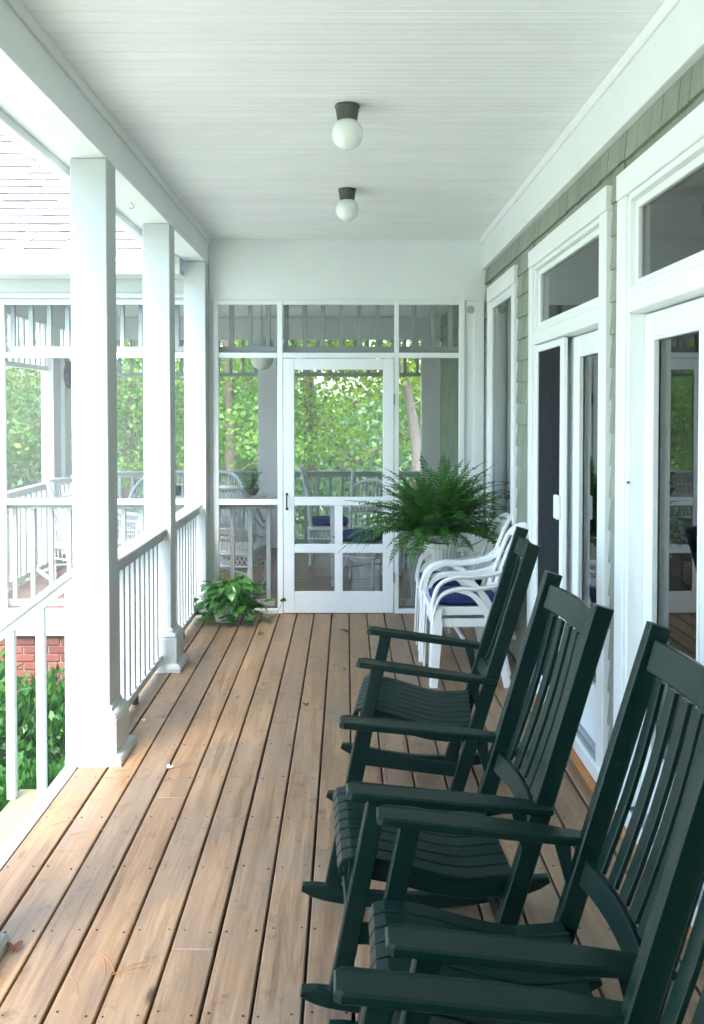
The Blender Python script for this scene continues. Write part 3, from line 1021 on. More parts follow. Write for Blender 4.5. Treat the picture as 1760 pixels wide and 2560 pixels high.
bx('side_screen', wing, 'screen', WX0 + 0.001, WX0 + 0.0015, YF + 0.14, YB, 0.0, 2.559, 0)
# floor boards of the wing
pf = tag(empty('porch_floor', (-1.0, 9.2, -0.03)), kind='structure')
bx('floor_base', pf, 'sub', WX0 + 0.02, 1.149, YF + 0.001, YB + 0.09, -0.2, -0.032, 0)
y = YF - 0.0 + 0.0
while y < YB + 0.08:
    w = 0.0865
    bx('floor_board', pf, 'porch_floor', WX0 + 0.002, 1.1285, y + 0.0025, y + w - 0.0025, -0.030, -0.001 + random.uniform(-0.0008, 0.0006), 0.003)
    y += w
# skirt, brick foundation under the wing
bx('skirt_board', wing, 'white_dimmed', WX0, -1.345, YF - 0.03, YF, -0.185, -0.0005, 0.003)
fd = bx('foundation', wing, 'mortar', WX0 + 0.01, -1.345, YF + 0.008, YF + 0.10, GZ - 0.2, -0.186, 0)
bx('foundation_gap', wing, 'sub', WX0 + 0.01, -1.345, YF - 0.012, YF + 0.0075, -0.208, -0.186, 0)
zb = -0.21
row = 0
while zb > GZ - 0.05:
    x = -1.35 - (0.10 if row % 2 else 0.0)
    while x > WX0 + 0.10:
        if not (-1.96 < x - 0.1 < -1.72 and -0.60 < zb < -0.28):
            bx('brick', fd, 'brick', x - 0.195, x, YF - 0.006 - random.uniform(0, 0.003), YF + 0.0078, zb - 0.057, zb, 0.003)
        x -= 0.207
    zb -= 0.068
    row += 1
bx('vent', wing, 'black', -1.955, -1.72, YF - 0.004, YF + 0.006, -0.60, -0.28, 0.002)

# wing roof with shingles
A = R(41.5)
rf = thing_roof = MB()
ye, ze = 7.15, 2.895
ridge_y = 9.25
zr = ze + (ridge_y - ye) * math.tan(A)
rf.add([(-3.55, ye, ze - 0.03), (-1.49, ye, ze - 0.03), (-1.49, ridge_y, zr - 0.03), (-3.55, ridge_y, zr - 0.03),
        (-3.55, ye, ze - 0.012), (-1.49, ye, ze - 0.012), (-1.49, ridge_y, zr - 0.012), (-3.55, ridge_y, zr - 0.012)],
       [(0, 3, 2, 1), (4, 5, 6, 7), (0, 1, 5, 4), (1, 2, 6, 5), (2, 3, 7, 6), (3, 0, 4, 7)])
rf.add([(-3.55, ridge_y, zr - 0.012), (1.14, ridge_y, zr - 0.012), (1.14, 11.4, 2.84), (-3.55, 11.4, 2.84), (-3.55, ridge_y, zr - 0.04), (1.14, ridge_y, zr - 0.04), (1.14, 11.4, 2.81), (-3.55, 11.4, 2.81)],
       [(0, 1, 2, 3), (7, 6, 5, 4), (0, 4, 5, 1), (1, 5, 6, 2), (2, 6, 7, 3), (3, 7, 4, 0)])
roof = rf.build('roof', 'roofing', wing, wloc=(0, 0, 0))
courses = 21
e_ = 0.127
_rt = {}
for c in range(courses):
    x = -3.55 + rs.uniform(0.0, 0.2)
    s0 = c * e_
    first = True
    while x < -1.50:
        w = rs.choice((0.14, 0.18, 0.23, 0.28))
        if x + w > -1.50: w = -1.4995 - x
        if w < 0.03: break
        w = round(w, 3)
        th = rs.choice((0.006, 0.008, 0.010))
        key = (w, th)
        if key not in _rt:
            m_ = MB()
            vs_, fs_ = boxgeo(w - 0.003, e_ + 0.02, th, 0.0015)
            m_.add(vs_, fs_)
            _rt[key] = m_.mesh('roof_shingle', 'roofing')
        o = bpy.data.objects.new('roof_shingle', _rt[key])
        s = s0 + e_ / 2 + rs.uniform(-0.004, 0.004)
        nz = 0.001 + th / 2 + 0.004
        link(o, roof, (x + w / 2, ye + s * math.cos(A) - nz * math.sin(A), ze - 0.012 + s * math.sin(A) + nz * math.cos(A)))
        o.rotation_euler = (A - 0.085, 0, 0)
        x += w
bx('fascia', wing, 'white_dimmed', -3.55, -1.312, ye - 0.02, ye, 2.752, 2.872, 0.003)
bx('drip_edge', wing, 'white_dimmed', -3.55, -1.312, ye - 0.032, ye - 0.0205, 2.842, 2.884, 0.003)
bx('return_board', wing, 'white_dimmed', -1.484, -1.312, ye - 0.016, ye + 0.004, 2.886, 3.20, 0.003)
bx('eave_soffit', wing, 'white_dimmed', -3.55, -1.312, ye + 0.001, YF - 0.001, 2.756, 2.772, 0.002)
# gable filler between the wing roof and the deck roof so no gap shows
bx('wall_filler', wing, 'white', -1.31, 1.14, YF + 0.061, YF + 0.10, 2.831, 3.20, 0)

# pendant lamp and clock in the porch
pl = thing('pendant_lamp', 'grey ribbed pendant lamp with white bowl hanging by a gold chain in the screened porch', 'lamp', (-0.87, 9.3, 2.09))
m_ = MB()
for k in range(22):
    zz = 0.70 - k * 0.0175
    t = (k % 2) * math.pi / 2
    m_.tube([(0.006 * math.cos(a) * math.cos(t), 0.006 * math.cos(a) * math.sin(t), zz + 0.011 * math.sin(a)) for a in np.linspace(0, 2 * math.pi, 7)], 0.0022, 4)
m_.build('chain', 'brass', pl)
m_ = MB()
for k in range(6):
    m_.lathe([(0.12 - 0.006 * k, 0.16 + k * 0.026), (0.145 - 0.006 * k, 0.164 + k * 0.026), (0.145 - 0.006 * k, 0.172 + k * 0.026), (0.12 - 0.006 * k, 0.178 + k * 0.026)], 28)
m_.lathe([(0.115, 0.155), (0.09, 0.32), (0.02, 0.335), (0.0, 0.336)], 24)
m_.build('shade', 'wicker', pl, True)
m_ = MB(); m_.lathe([(0.0, 0.0), (0.04, 0.006), (0.085, 0.03), (0.112, 0.075), (0.122, 0.14), (0.118, 0.15)], 28)
m_.build('bowl', 'opal', pl, True)
ck = thing('wall_clock', 'round black rimmed clock on the left side of the screened porch', 'clock', (-3.02, 9.80, 2.06))
m_ = MB(); m_.lathe([(0.0, 0), (0.14, 0), (0.15, 0.02), (0.145, 0.045), (0.125, 0.05), (0.122, 0.03)], 32, mat=Matrix.Rotation(math.pi / 2, 4, 'Y'))
m_.build('rim', 'black', ck, True)
m_ = MB(); m_.lathe([(0.0, 0.0305), (0.121, 0.0305)], 32, mat=Matrix.Rotation(math.pi / 2, 4, 'Y'))
m_.build('face', 'white', ck)
m_ = MB(); m_.box(0.033, 0.035, -0.004, 0.004, 0.0, 0.09); m_.box(0.036, 0.038, -0.005, 0.05, -0.005, 0.005)
m_.build('hands', 'black', ck)
bx('clock_rail', wing, 'porch_paint', WX0 + 0.047, -3.022, 9.70, 9.90, 0.93, 2.24, 0.003)

# ceiling lights
for (y, lab) in ((4.17, 'nearer white globe ceiling light with dark bronze base'), (5.75, 'farther white globe ceiling light with dark bronze base')):
    t = thing('ceiling_light', lab, 'ceiling light', (0.002, y, 3.079), 0, 'globe ceiling lights on the porch ceiling')
    m_ = MB()
    m_.lathe([(0.0, 0.0), (0.057, -0.0005), (0.0585, -0.008), (0.054, -0.012), (0.052, -0.03), (0.046, -0.070), (0.040, -0.072)], 28)
    m_.build('base', 'metal_dark', t, True)
    m_ = MB()
    m_.lathe([(0.040, -0.062)] + [(0.0725 * math.sin(a), -0.128 + 0.0725 * math.cos(a)) for a in np.linspace(0.6, math.pi, 18)], 32)
    m_.build('globe', 'opal', t, True)

# ------------------------------------------------------------------ green rocking chairs
HS = 0.275      # half the spacing between arm centres


def make_rocker():
    root = empty('rocking_chair')
    g_ = 'green'
    def post_x(z): return 0.372 + (z - 0.08) * (0.32 / 1.06)
    def fleg_x(z): return -0.048 + (z - 0.10) * (0.105 / 0.52)
    for s in (-1, 1):
        y = s * HS
        # arm: board with rounded front, tapering behind on the outer side
        pts = []
        xs = [(-0.022, 0.022), (-0.030, 0.032), (-0.016, 0.043), (0.0, 0.043), (0.30, 0.042), (0.40, 0.034), (0.545, 0.018)]
        inner = [(-0.022, -0.024), (-0.030, -0.033), (-0.016, -0.043), (0.0, -0.043), (0.30, -0.042), (0.40, -0.038), (0.545, -0.030)]
        top = lambda x: 0.650 - 0.115 * max(0.0, x)
        m_ = MB()
        out_ = [(x, w) for x, w in xs]
        inn = [(x, w) for x, w in inner]
        prof = [out_[i] for i in (1, 2, 3, 4, 5, 6)] + [inn[i] for i in (6, 5, 4, 3, 2, 1)]
        k = len(prof)
        cx = sum(p[0] for p in prof) / k; cw = 0.0
        def ring(zoff, ins):
            r_ = []
            for (x, w) in prof:
                dx = ins if x < 0.0 else (-ins if x > 0.5 else 0)
                dw = -ins if w > 0 else ins
                r_.append((x + dx, y + s * (w + dw), top(x) + zoff))
            return r_
        vs = ring(-0.023, 0.004) + ring(-0.019, 0) + ring(-0.005, 0) + ring(0.0, 0.005)
        fs = []
        for q in range(3):
            for j in range(k):
                a, b = q * k + j, q * k + (j + 1) % k
                fs.append((a, b, b + k, a + k) if s > 0 else (a + k, b + k, b, a))
        fs.append(tuple(range(k)) if s < 0 else tuple(reversed(range(k))))
        fs.append(tuple(range(3 * k, 4 * k)) if s > 0 else tuple(reversed(range(3 * k, 4 * k))))
        m_.add(vs, [tuple(reversed(f)) for f in fs])
        m_.build('arm', g_, root)
        # front leg
        m_ = MB()
        zf = 0.615
        m_.sweep([(fleg_x(0.055), y - s * 0.0, 0.055), (fleg_x(zf), y, zf)], 0.034, 0.054, (0, 1, 0), b=0.004)
        m_.build('leg', g_, root)
        # rear post
        m_ = MB()
        m_.sweep([(post_x(0.045), y - s * 0.02, 0.045), (post_x(1.14), y - s * 0.02, 1.14)], 0.036, 0.056, (0, 1, 0), b=0.004)
        m_.build('rear_post', g_, root)
        # short rear brace under the arm
        m_ = MB()
        xb_ = post_x(0.5) - 0.03
        m_.sweep([(xb_ - 0.02, y - s * 0.0, 0.588), (xb_ + 0.0, y - s * 0.012, 0.46)], [0.020, 0.018], [0.045, 0.014], (0, 1, 0))
        m_.build('arm_brace', g_, root)
        # runner
        m_ = MB()
        P_, T_ = [], []
        for q in range(23):
            x = -0.155 + q * (0.84 / 22)
            P_.append((x, y - s * 0.002, 0.026 + (x - 0.25) ** 2 / 2.9))
            e = min(q, 22 - q)
            T_.append(0.050 if e >= 2 else (0.042 if e == 1 else 0.022))
        m_.sweep(P_, 0.036, T_, (0, 1, 0), b=0.005)
        m_.build('runner', g_, root)
        # side rail under seat, lower stretcher
        m_ = MB()
        P_ = []
        for q in range(9):
            x = -0.02 + q * 0.06
            P_.append((x, s * 0.226, seat_z(x) - 0.034))
        m_.sweep(P_, 0.022, 0.050, (0, 1, 0), b=0.003)
        m_.build('seat_rail', g_, root)
        m_ = MB()
        m_.sweep([(fleg_x(0.225) + 0.025, y - s * 0.006, 0.238), (post_x(0.2) - 0.02, y - s * 0.018, 0.200)], 0.022, 0.055, (0, 1, 0), b=0.003)
        m_.build('stretcher', g_, root)
    # cross members
    for (x, z, w, t, nm) in ((fleg_x(0.25), 0.250, 0.052, 0.022, 'front_stretcher'), (post_x(0.23), 0.235, 0.052, 0.022, 'rear_stretcher'),
                             (fleg_x(0.37) + 0.014, 0.372, 0.060, 0.022, 'front_apron'), (post_x(0.31) - 0.01, 0.318, 0.050, 0.022, 'rear_apron')):
        m_ = MB()
        hw = HS - 0.015 if 'front' in nm else HS - 0.039
        m_.box(x - t / 2, x + t / 2, -hw, hw, z - w / 2, z + w / 2, 0.003)
        m_.build(nm, g_, root)
    # back rails (slightly bowed to the rear) and slats
    lean = math.atan2(0.32, 1.06)
    dirv = Vector((math.sin(lean), 0, math.cos(lean)))
    def bow(y): return 0.022 * (1 - (y / 0.226) ** 2)
    for (zc, w, nm) in ((1.068, 0.082, 'top_rail'), (0.512, 0.064, 'bottom_back_rail')):
        m_ = MB()
        P_ = [(post_x(zc) + bow(y), y, zc) for y in np.linspace(-0.2258, 0.2258, 9)]
        # section: w along the lean, thickness 0.022
        m_.sweep(P_, w, 0.022, tuple(dirv), b=0.003)
        m_.build(nm, g_, root)
    for k in range(6):
        y = -0.180 + k * 0.072
        m_ = MB()
        P_ = [(post_x(z) + bow(y) + 0.006 + 0.010 * math.sin((z - 0.54) / 0.48 * math.pi), y, z) for z in np.linspace(0.545, 1.018, 6)]
        m_.sweep(P_, 0.044, 0.014, (0, 1, 0), b=0.002)
        m_.build('back_slat', g_, root)
    # seat slats: run front to back, rolled over the front
    for k in range(8):
        y = -0.2135 + k * 0.061
        m_ = MB()
        P_ = [(-0.040, y, seat_z(-0.01) - 0.050), (-0.046, y, seat_z(-0.01) - 0.026), (-0.036, y, seat_z(-0.01) - 0.006)]
        P_ += [(x, y, seat_z(x)) for x in np.linspace(-0.012, 0.445, 12)]
        m_.sweep(P_, 0.0535, 0.013, (0, 1, 0), b=0.0025)
        m_.build('seat_slat', g_, root)
    return root


def seat_z(x):
    u = min(max((x + 0.02) / 0.46, 0), 1)
    return 0.432 - 0.068 * (0.5 - 0.5 * math.cos(math.pi * min(1, u * 1.25))) + 0.010 * max(0, u - 0.75) / 0.25


proto = make_rocker()
rk = [(0.100, 4.00, -6.0, 'farthest dark green slatted rocking chair, in front of the stacked white chairs'),
      (0.016, 2.745, 2.5, 'second dark green rocking chair from the screen door, beside the orange sill'),
      (0.107, 2.045, 0.0, 'third dark green rocking chair from the screen door, its back against the near door'),
      (0.010, 1.355, 1.0, 'nearest dark green rocking chair, mostly cut off at the bottom right corner')]
for i, (x, y, a, lab) in enumerate(rk):
    o = proto if i == 0 else copy_tree(proto)
    o.location = (x, y, 0.0005)
    o.rotation_euler = (0, 0, R(a))
    tag(o, lab, 'rocking chair', 'row of green rocking chairs along the wall')


# ------------------------------------------------------------------ white plastic stacking chairs
def make_plastic():
    root = empty('plastic_chair')
    pm = 'plastic'
    for s in (-1, 1):
        m_ = MB()
        P = smoothpath([(0.515, s * 0.245, 0.705), (0.42, s * 0.262, 0.640), (0.28, s * 0.268, 0.612), (0.13, s * 0.268, 0.606), (0.035, s * 0.262, 0.560), (-0.002, s * 0.250, 0.460), (-0.008, s * 0.243, 0.395)], 5)
        n_ = len(P)
        m_.sweep(P, [0.046] * (n_ - 6) + [0.044, 0.042, 0.040, 0.040, 0.042, 0.050], 0.014, (0, 1, 0), b=0.004)
        m_.sweep([p + Vector((0, -s * 0.0215, -0.010)) for p in P], 0.006, 0.026, (0, 1, 0))
        m_.build('arm', pm, root, True)
        m_ = MB()
        P = smoothpath([(0.12, s * 0.262, 0.598), (0.225, s * 0.262, 0.570), (0.30, s * 0.255, 0.490), (0.345, s * 0.248, 0.400)], 5)
        m_.sweep(P, 0.010, [0.020 + 0.0022 * i for i in range(len(P))], (0, 1, 0), b=0.002)
        m_.build('arm_strut', pm, root, True)
        # front leg: broad L section
        m_ = MB()
        m_.sweep([(-0.004, s * 0.222, 0.41), (-0.012, s * 0.222, 0.20), (-0.020, s * 0.224, 0.0)], [0.085, 0.072, 0.060], 0.010, (0, 1, 0), b=0.003)
        m_.sweep([(0.022, s * 0.262, 0.41), (0.012, s * 0.255, 0.20), (0.000, s * 0.252, 0.0)], 0.008, [0.060, 0.050, 0.042], (0, 1, 0), b=0.002)
        m_.build('leg', pm, root, True)
        m_ = MB()
        m_.sweep([(0.360, s * 0.250, 0.42), (0.405, s * 0.250, 0.20), (0.448, s * 0.252, 0.0)], 0.010, [0.062, 0.050, 0.046], (0, 1, 0), b=0.003)
        m_.sweep([(0.385, s * 0.226, 0.42), (0.428, s * 0.226, 0.20), (0.470, s * 0.228, 0.0)], [0.05, 0.045, 0.042], 0.009, (0, 1, 0), b=0.003)
        m_.build('leg', pm, root, True)
    # seat with apron
    m_ = MB()
    vs, fs = [], []
    nx, ny = 9, 9
    for i in range(nx):
        for j in range(ny):
            u, v = i / (nx - 1), j / (ny - 1) * 2 - 1
            x = 0.005 + u * 0.43
            z = 0.415 + 0.010 * v * v - 0.012 * math.sin(u * math.pi) - (0.012 if i == 0 else 0)
            vs.append((x, v * (0.235 - 0.02 * u), z))
    for i in range(nx - 1):
        for j in range(ny - 1):
            a = i * ny + j
            fs.append((a, a + ny, a + ny + 1, a + 1))
    m_.add(vs, fs)
    m_.box(-0.008, 0.004, -0.218, 0.218, 0.352, 0.405, 0.003)
    m_.box(0.424, 0.436, -0.20, 0.20, 0.372, 0.412, 0.003)
    for s in (-1, 1):
        m_.sweep([(0.0, s * 0.236, 0.392), (0.43, s * 0.222, 0.392)], 0.010, 0.052, (0, 1, 0), b=0.003)
    m_.build('seat', pm, root, True)
    # back: rounded frame
    def bp(y, t): # t 0..1 height
        return Vector((0.440 + 0.155 * t + 0.020 * t * t - 0.045 * (y / 0.25) ** 2, y, 0.43 + 0.455 * t))
    m_ = MB()
    path = []
    for t in np.linspace(0, 0.78, 8): path.append(bp(-0.215 - 0.01 * t, t))
    for a in np.linspace(math.pi, 0, 13)[1:-1]:
        path.append(bp(0.215 * math.cos(a), 0.80 + 0.20 * math.sin(a)))
    for t in np.linspace(0.78, 0, 8): path.append(bp(0.215 + 0.01 * t, t))
    m_.tube(path, 0.015, 8)
    m_.tube([bp(y, 0.10) for y in np.linspace(-0.21, 0.21, 7)], 0.013, 6)
    top = [bp(y, 0.80 + 0.20 * math.sqrt(max(0, 1 - (y / 0.215) ** 2)) * 0.62) for y in np.linspace(-0.20, 0.20, 13)]
    m_.sweep(top, [0.05 + 0.045 * math.sin(i / 12 * math.pi) for i in range(13)], 0.012, (0.35, 0, 0.94), b=0.003)
    bk = m_.build('backrest', pm, root, True)
    for k in range(6):
        y = -0.150 + k * 0.060
        m_ = MB()
        m_.sweep([bp(y * (0.85 + 0.15 * t), t) + Vector((0.0, 0, 0)) for t in np.linspace(0.08, 0.86, 6)], 0.040, 0.008, (0, 1, 0), b=0.002)
        m_.build('back_slat', pm, bk, True)
    return root


pp = make_plastic()
stk = [(0.530, 5.70, 0, 0, 'lower white plastic armchair of the near stack, behind the farthest rocking chair'),
       (0.522, 5.70, 0.072, 1, 'upper white plastic armchair of the near stack, navy cushion on its seat'),
       (0.515, 6.255, 0, -2, 'lower white plastic armchair of the far stack, beside the fern'),
       (0.507, 6.255, 0.072, -1, 'upper white plastic armchair of the far stack, navy cushion under its arms')]
for i, (x, y, dz, a, lab) in enumerate(stk):
    o = pp if i == 0 else copy_tree(pp)
    o.location = (x, y, dz)
    o.rotation_euler = (0, 0, R(a))
    tag(o, lab, 'chair', 'stacked white plastic armchairs')


def cushion(loc, rz, lab, w=0.43, d=0.42, t=0.055, name='seat_cushion', group=None):
    m_ = MB()
    nx = 14
    vs, fs = [], []
    for side in (1, -1):
        for i in range(nx + 1):
            for j in range(nx + 1):
                u, v = i / nx * 2 - 1, j / nx * 2 - 1
                # superellipse squircle mapping
                e = (1 - abs(u) ** 6) ** 0.5 * (1 - abs(v) ** 6) ** 0.5
                r_ = 1 - 0.05 * (abs(u * v)) ** 2
                z = side * t / 2 * (0.12 + 0.88 * e) * (1 - 0.35 * math.exp(-(((abs(u) - 0.35) ** 2 + (abs(v) - 0.35) ** 2) / 0.012)) * (1 if side > 0 else 0))
                vs.append((u * d / 2 * r_, v * w / 2 * r_, z + t / 2))
    N1 = (nx + 1) ** 2
    for i in range(nx):
        for j in range(nx):
            a = i * (nx + 1) + j
            fs.append((a, a + nx + 1, a + nx + 2, a + 1))
            fs.append((a + 1 + N1, a + nx + 2 + N1, a + nx + 1 + N1, a + N1))
    edge = [i * (nx + 1) for i in range(nx + 1)] + [nx * (nx + 1) + j for j in range(1, nx + 1)] + [i * (nx + 1) + nx for i in range(nx - 1, -1, -1)] + [j for j in range(nx - 1, 0, -1)]
    for q in range(len(edge)):
        a, b = edge[q], edge[(q + 1) % len(edge)]
        fs.append((b, a, a + N1, b + N1))
    m_.add(vs, fs)
    o = m_.build(name, 'navy', None, True)
    o.location = loc
    o.rotation_euler = (0, 0, rz)
    return tag(o, lab, 'cushion', group)


cushion((0.735, 5.70, 0.484), 0, 'navy cushion on the near stack of white plastic chairs')
cushion((0.718, 6.255, 0.484), R(-1), 'navy cushion on the far stack of white plastic chairs')


# ------------------------------------------------------------------ leaves and plants
def leaf_verts(L, W, curl=0.15, fold=0.12, n=4):
    """flat pointed leaf along +x, n segments, folded along the midrib"""
    vs, fs = [], []
    for i in range(n + 1):
        t = i / n
        w = W / 2 * math.sin(math.pi * min(1, t * 0.93 + 0.05)) ** 0.8
        if i == n: w = 0.0005
        x = L * t
        z = -curl * L * t * t
        vs += [(x, -w, z + fold * w), (x, 0, z), (x, w, z + fold * w)]
    for i in range(n):
        a = i * 3
        fs += [(a, a + 3, a + 4, a + 1), (a + 1, a + 4, a + 5, a + 2)]
    return vs, fs


def heart_leaf(L, W):
    prof = [(0.0, 0.06), (-0.06, 0.30), (0.02, 0.46), (0.20, 0.52), (0.45, 0.42), (0.72, 0.22), (1.0, 0.005)]
    vs, fs = [], []
    for i, (x, w) in enumerate(prof):
        z = -0.25 * L * max(0, x) ** 2
        mx_ = max(0.0, x)
        vs += [(x * L, -w * W, z + 0.10 * w * W - 0.0), (mx_ * L, 0, z - 0.0), (x * L, w * W, z + 0.10 * w * W)]
    for i in range(len(prof) - 1):
        a = i * 3
        fs += [(a, a + 3, a + 4, a + 1), (a + 1, a + 4, a + 5, a + 2)]
    return vs, fs


def dir_rot(d, roll=0.0):
    d = Vector(d).normalized()
    z = Vector((0, 0, 1)) - d * d.z
    if z.length < 1e-3: z = Vector((1, 0, 0))
    z.normalize()
    y = z.cross(d)
    m = Matrix((d, y, z)).transposed()
    return (m @ Matrix.Rotation(roll, 3, 'X')).to_euler()


def frond_mesh(L, seedv, droop):
    r_ = random.Random(seedv)
    m_ = MB()
    n = 34
    P = []
    ang = R(78)
    p = Vector((0, 0, 0))
    for i in range(n + 1):
        P.append(p.copy())
        t = i / n
        a = ang - droop * t ** 1.4
        p = p + Vector((math.cos(a), 0.02 * math.sin(i * 0.4 + seedv), math.sin(a))) * (L / n)
    m_.tube(P, [0.0022 * (1 - 0.75 * i / n) for i in range(n + 1)], 4)
    for i in range(4, n + 1):
        t = i / n
        w = 0.060 * math.sin(math.pi * min(1, 0.10 + t * 0.90)) ** 0.6 * (1.0 if t < 0.85 else max(0.12, (1.0 - t) / 0.15)) * r_.uniform(0.85, 1.1)
        d = (P[min(i + 1, n)] - P[i - 1]).normalized()
        up = Vector((0, 1, 0)).cross(d).normalized() * -1
        for s in (-1, 1):
            o = (Vector((0, s, 0)) + d * 0.35 - up * r_.uniform(-0.15, 0.35)).normalized()
            b0 = P[i]
            hw = d * (L / n * 0.46)
            tip = b0 + o * w
            midp = b0 + o * w * 0.55 + up * 0.004
            vs = [b0 - hw * 0.6, b0 + hw * 0.6, midp + hw * 0.95, tip + hw * 0.15, midp - hw * 0.75]
            m_.add(vs, [(0, 1, 2, 4), (4, 2, 3)])
    return m_.mesh('frond', 'leaf_fern')


def fern(loc, rad, count, lab):
    t = thing('fern', lab, 'fern', loc)
    meshes = [frond_mesh(rad * (0.90 + 0.08 * k), k, R((30, 50, 72, 92, 40, 62)[k])) for k in range(6)]
    r_ = random.Random(11)
    for i in range(count):
        u = r_.random()
        m_ = meshes[i % 6]
        o = bpy.data.objects.new('frond', m_)
        link(o, t)
        az = r_.uniform(0, 2 * math.pi)
        tilt = u ** 1.0 * R(72) - R(8)
        s = r_.uniform(0.62, 1.08) * (1.0 if tilt > R(30) else 0.88)
        o.scale = (s, s, s)
        rr = r_.uniform(0.0, 0.075)
        o.location = (rr * math.cos(az), rr * math.sin(az), r_.uniform(-0.01, 0.02))
        o.rotation_euler = (Matrix.Rotation(az, 3, 'Z') @ Matrix.Rotation(tilt, 3, 'Y') @ Matrix.Rotation(r_.uniform(-0.5, 0.5), 3, 'Z')).to_euler()
    return t


# pot stand with fern
st = thing('plant_stand', 'white turned plant stand with splayed feet behind the stacked chairs', 'plant stand', (0.70, 6.60, 0))
m_ = MB(); m_.lathe([(0.0, 0.14), (0.028, 0.14), (0.030, 0.17), (0.020, 0.20), (0.026, 0.26), (0.018, 0.32), (0.024, 0.42), (0.03, 0.455), (0.12, 0.462), (0.125, 0.475), (0.0, 0.476)], 20)
m_.build('pedestal', 'plastic', st, True)
for k in range(4):
    a = R(-28 + 90 * k)
    m_ = MB()
    P = smoothpath([(0.01, 0, 0.19), (0.06, 0, 0.17), (0.11, 0, 0.10), (0.145, 0, 0.05), (0.17, 0, 0.018)], 4)
    m_.tube(P, [0.020] * 5 + [0.017] * 4 + [0.016] * 4 + [0.018] * (len(P) - 13), 8, mat=Matrix.Rotation(a, 4, 'Z'))
    m_.build('foot', 'plastic', st, True)
pt = thing('fern_pot', 'white ribbed pot holding the big fern', 'pot', (0.70, 6.60, 0.477))
m_ = MB(); m_.lathe([(0.0, 0.0), (0.10, 0.0), (0.105, 0.01), (0.128, 0.12), (0.142, 0.205), (0.150, 0.212), (0.150, 0.245), (0.136, 0.245), (0.130, 0.20), (0.0, 0.20)], 64, rib=0.014, ribn=1)
m_.build('pot_body', 'pot_white', pt)
m_ = MB(); m_.lathe([(0.0, 0.215), (0.128, 0.212)], 20); m_.build('soil', 'soil', pt)
fern((0.66, 6.56, 0.775), 0.60, 310, 'large bushy green fern spilling over its white pot by the screen door')

# pothos in the left corner
po = thing('pothos', 'leafy green pothos on the deck floor against the slimmest post and screen', 'plant', (-0.92, 7.14, 0))
hv, hf = heart_leaf(1.0, 0.85)
hm = {}
for nm in ('leaf_pothos', 'leaf_pothos_y'):
    m_ = MB(); m_.add(hv, hf); hm[nm] = m_.mesh('leaf', nm, True)
r_ = random.Random(5)
stem = MB()
for i in range(240):
    az = r_.uniform(0, 2 * math.pi)
    el = r_.uniform(-0.1, 1.35)
    rad = r_.uniform(0.10, 0.25)
    px = math.cos(az) * math.cos(el) * rad * 1.15
    py = math.sin(az) * math.cos(el) * rad * 0.85
    pz = 0.12 + math.sin(el) * rad * 1.05
    if i % 7 == 0: pz = r_.uniform(0.02, 0.08); px *= 1.2; py = -abs(py) * 1.1
    if py > 0.22: py = 0.22
    y_ = i in (3, 17, 40, 77)
    o = bpy.data.objects.new('leaf', hm['leaf_pothos_y' if y_ else 'leaf_pothos'])
    if y_: o['label'] = 'yellow green leaf'
    link(o, po)
    o.location = (px, py, max(0.02, pz))
    s = r_.uniform(0.055, 0.095)
    o.scale = (s, s, s)
    d = (math.cos(az + r_.uniform(-.6, .6)), math.sin(az + r_.uniform(-.6, .6)), r_.uniform(-0.9, 0.35) if pz > 0.08 else r_.uniform(-0.05, 0.2))
    o.rotation_euler = dir_rot(d, r_.uniform(-0.5, 0.5))
    stem.tube(smoothpath([(0, 0, 0.12), (px * 0.5, py * 0.5, pz * 0.6 + 0.1), (px, py, max(0.02, pz))], 3), 0.0018, 4)
stem.build('stems', 'leaf_pothos', po)
# trailing stem across to the door
m_ = MB(); P = smoothpath([(0.10, -0.05, 0.1), (0.22, 0.0, 0.05), (0.33, 0.10, 0.02), (0.40, 0.20, 0.12)], 5); m_.tube(P, 0.002, 5); m_.build('trailing_stem', 'leaf_pothos', po)
o = bpy.data.objects.new('leaf', hm['leaf_pothos']); link(o, po); o.location = (0.40, 0.20, 0.12); o.scale = (0.06, 0.06, 0.06); o.rotation_euler = dir_rot((0.1, -0.5, 0.8))
for (dx, dz) in ((-0.10, 0.33),):
    m_ = MB(); m_.tube([(-0.02, -0.02, 0.15), (dx, -0.08, dz)], 0.0022, 5)
    vs, fs = leaf_verts(0.05, 0.016, 0.1)
    m_.add(vs, fs, Matrix.Translation((dx, -0.08, dz)) @ Matrix.Rotation(-0.3, 4, 'Y'))
    m_.add(vs, fs, Matrix.Translation((dx, -0.08, dz)) @ Matrix.Rotation(2.5, 4, 'Z'))
    m_.build('white_sprig', 'petal', po)
pot2 = thing('pothos_pot', 'pale green pot under the pothos leaves in the deck corner', 'pot', (-0.96, 7.18, 0.001))
m_ = MB(); m_.lathe([(0.0, 0.0), (0.085, 0.0), (0.11, 0.125), (0.118, 0.13), (0.118, 0.15), (0.104, 0.15), (0.10, 0.12), (0.0, 0.12)], 28)
m_.build('pot_body', 'pot_green', pot2, True)

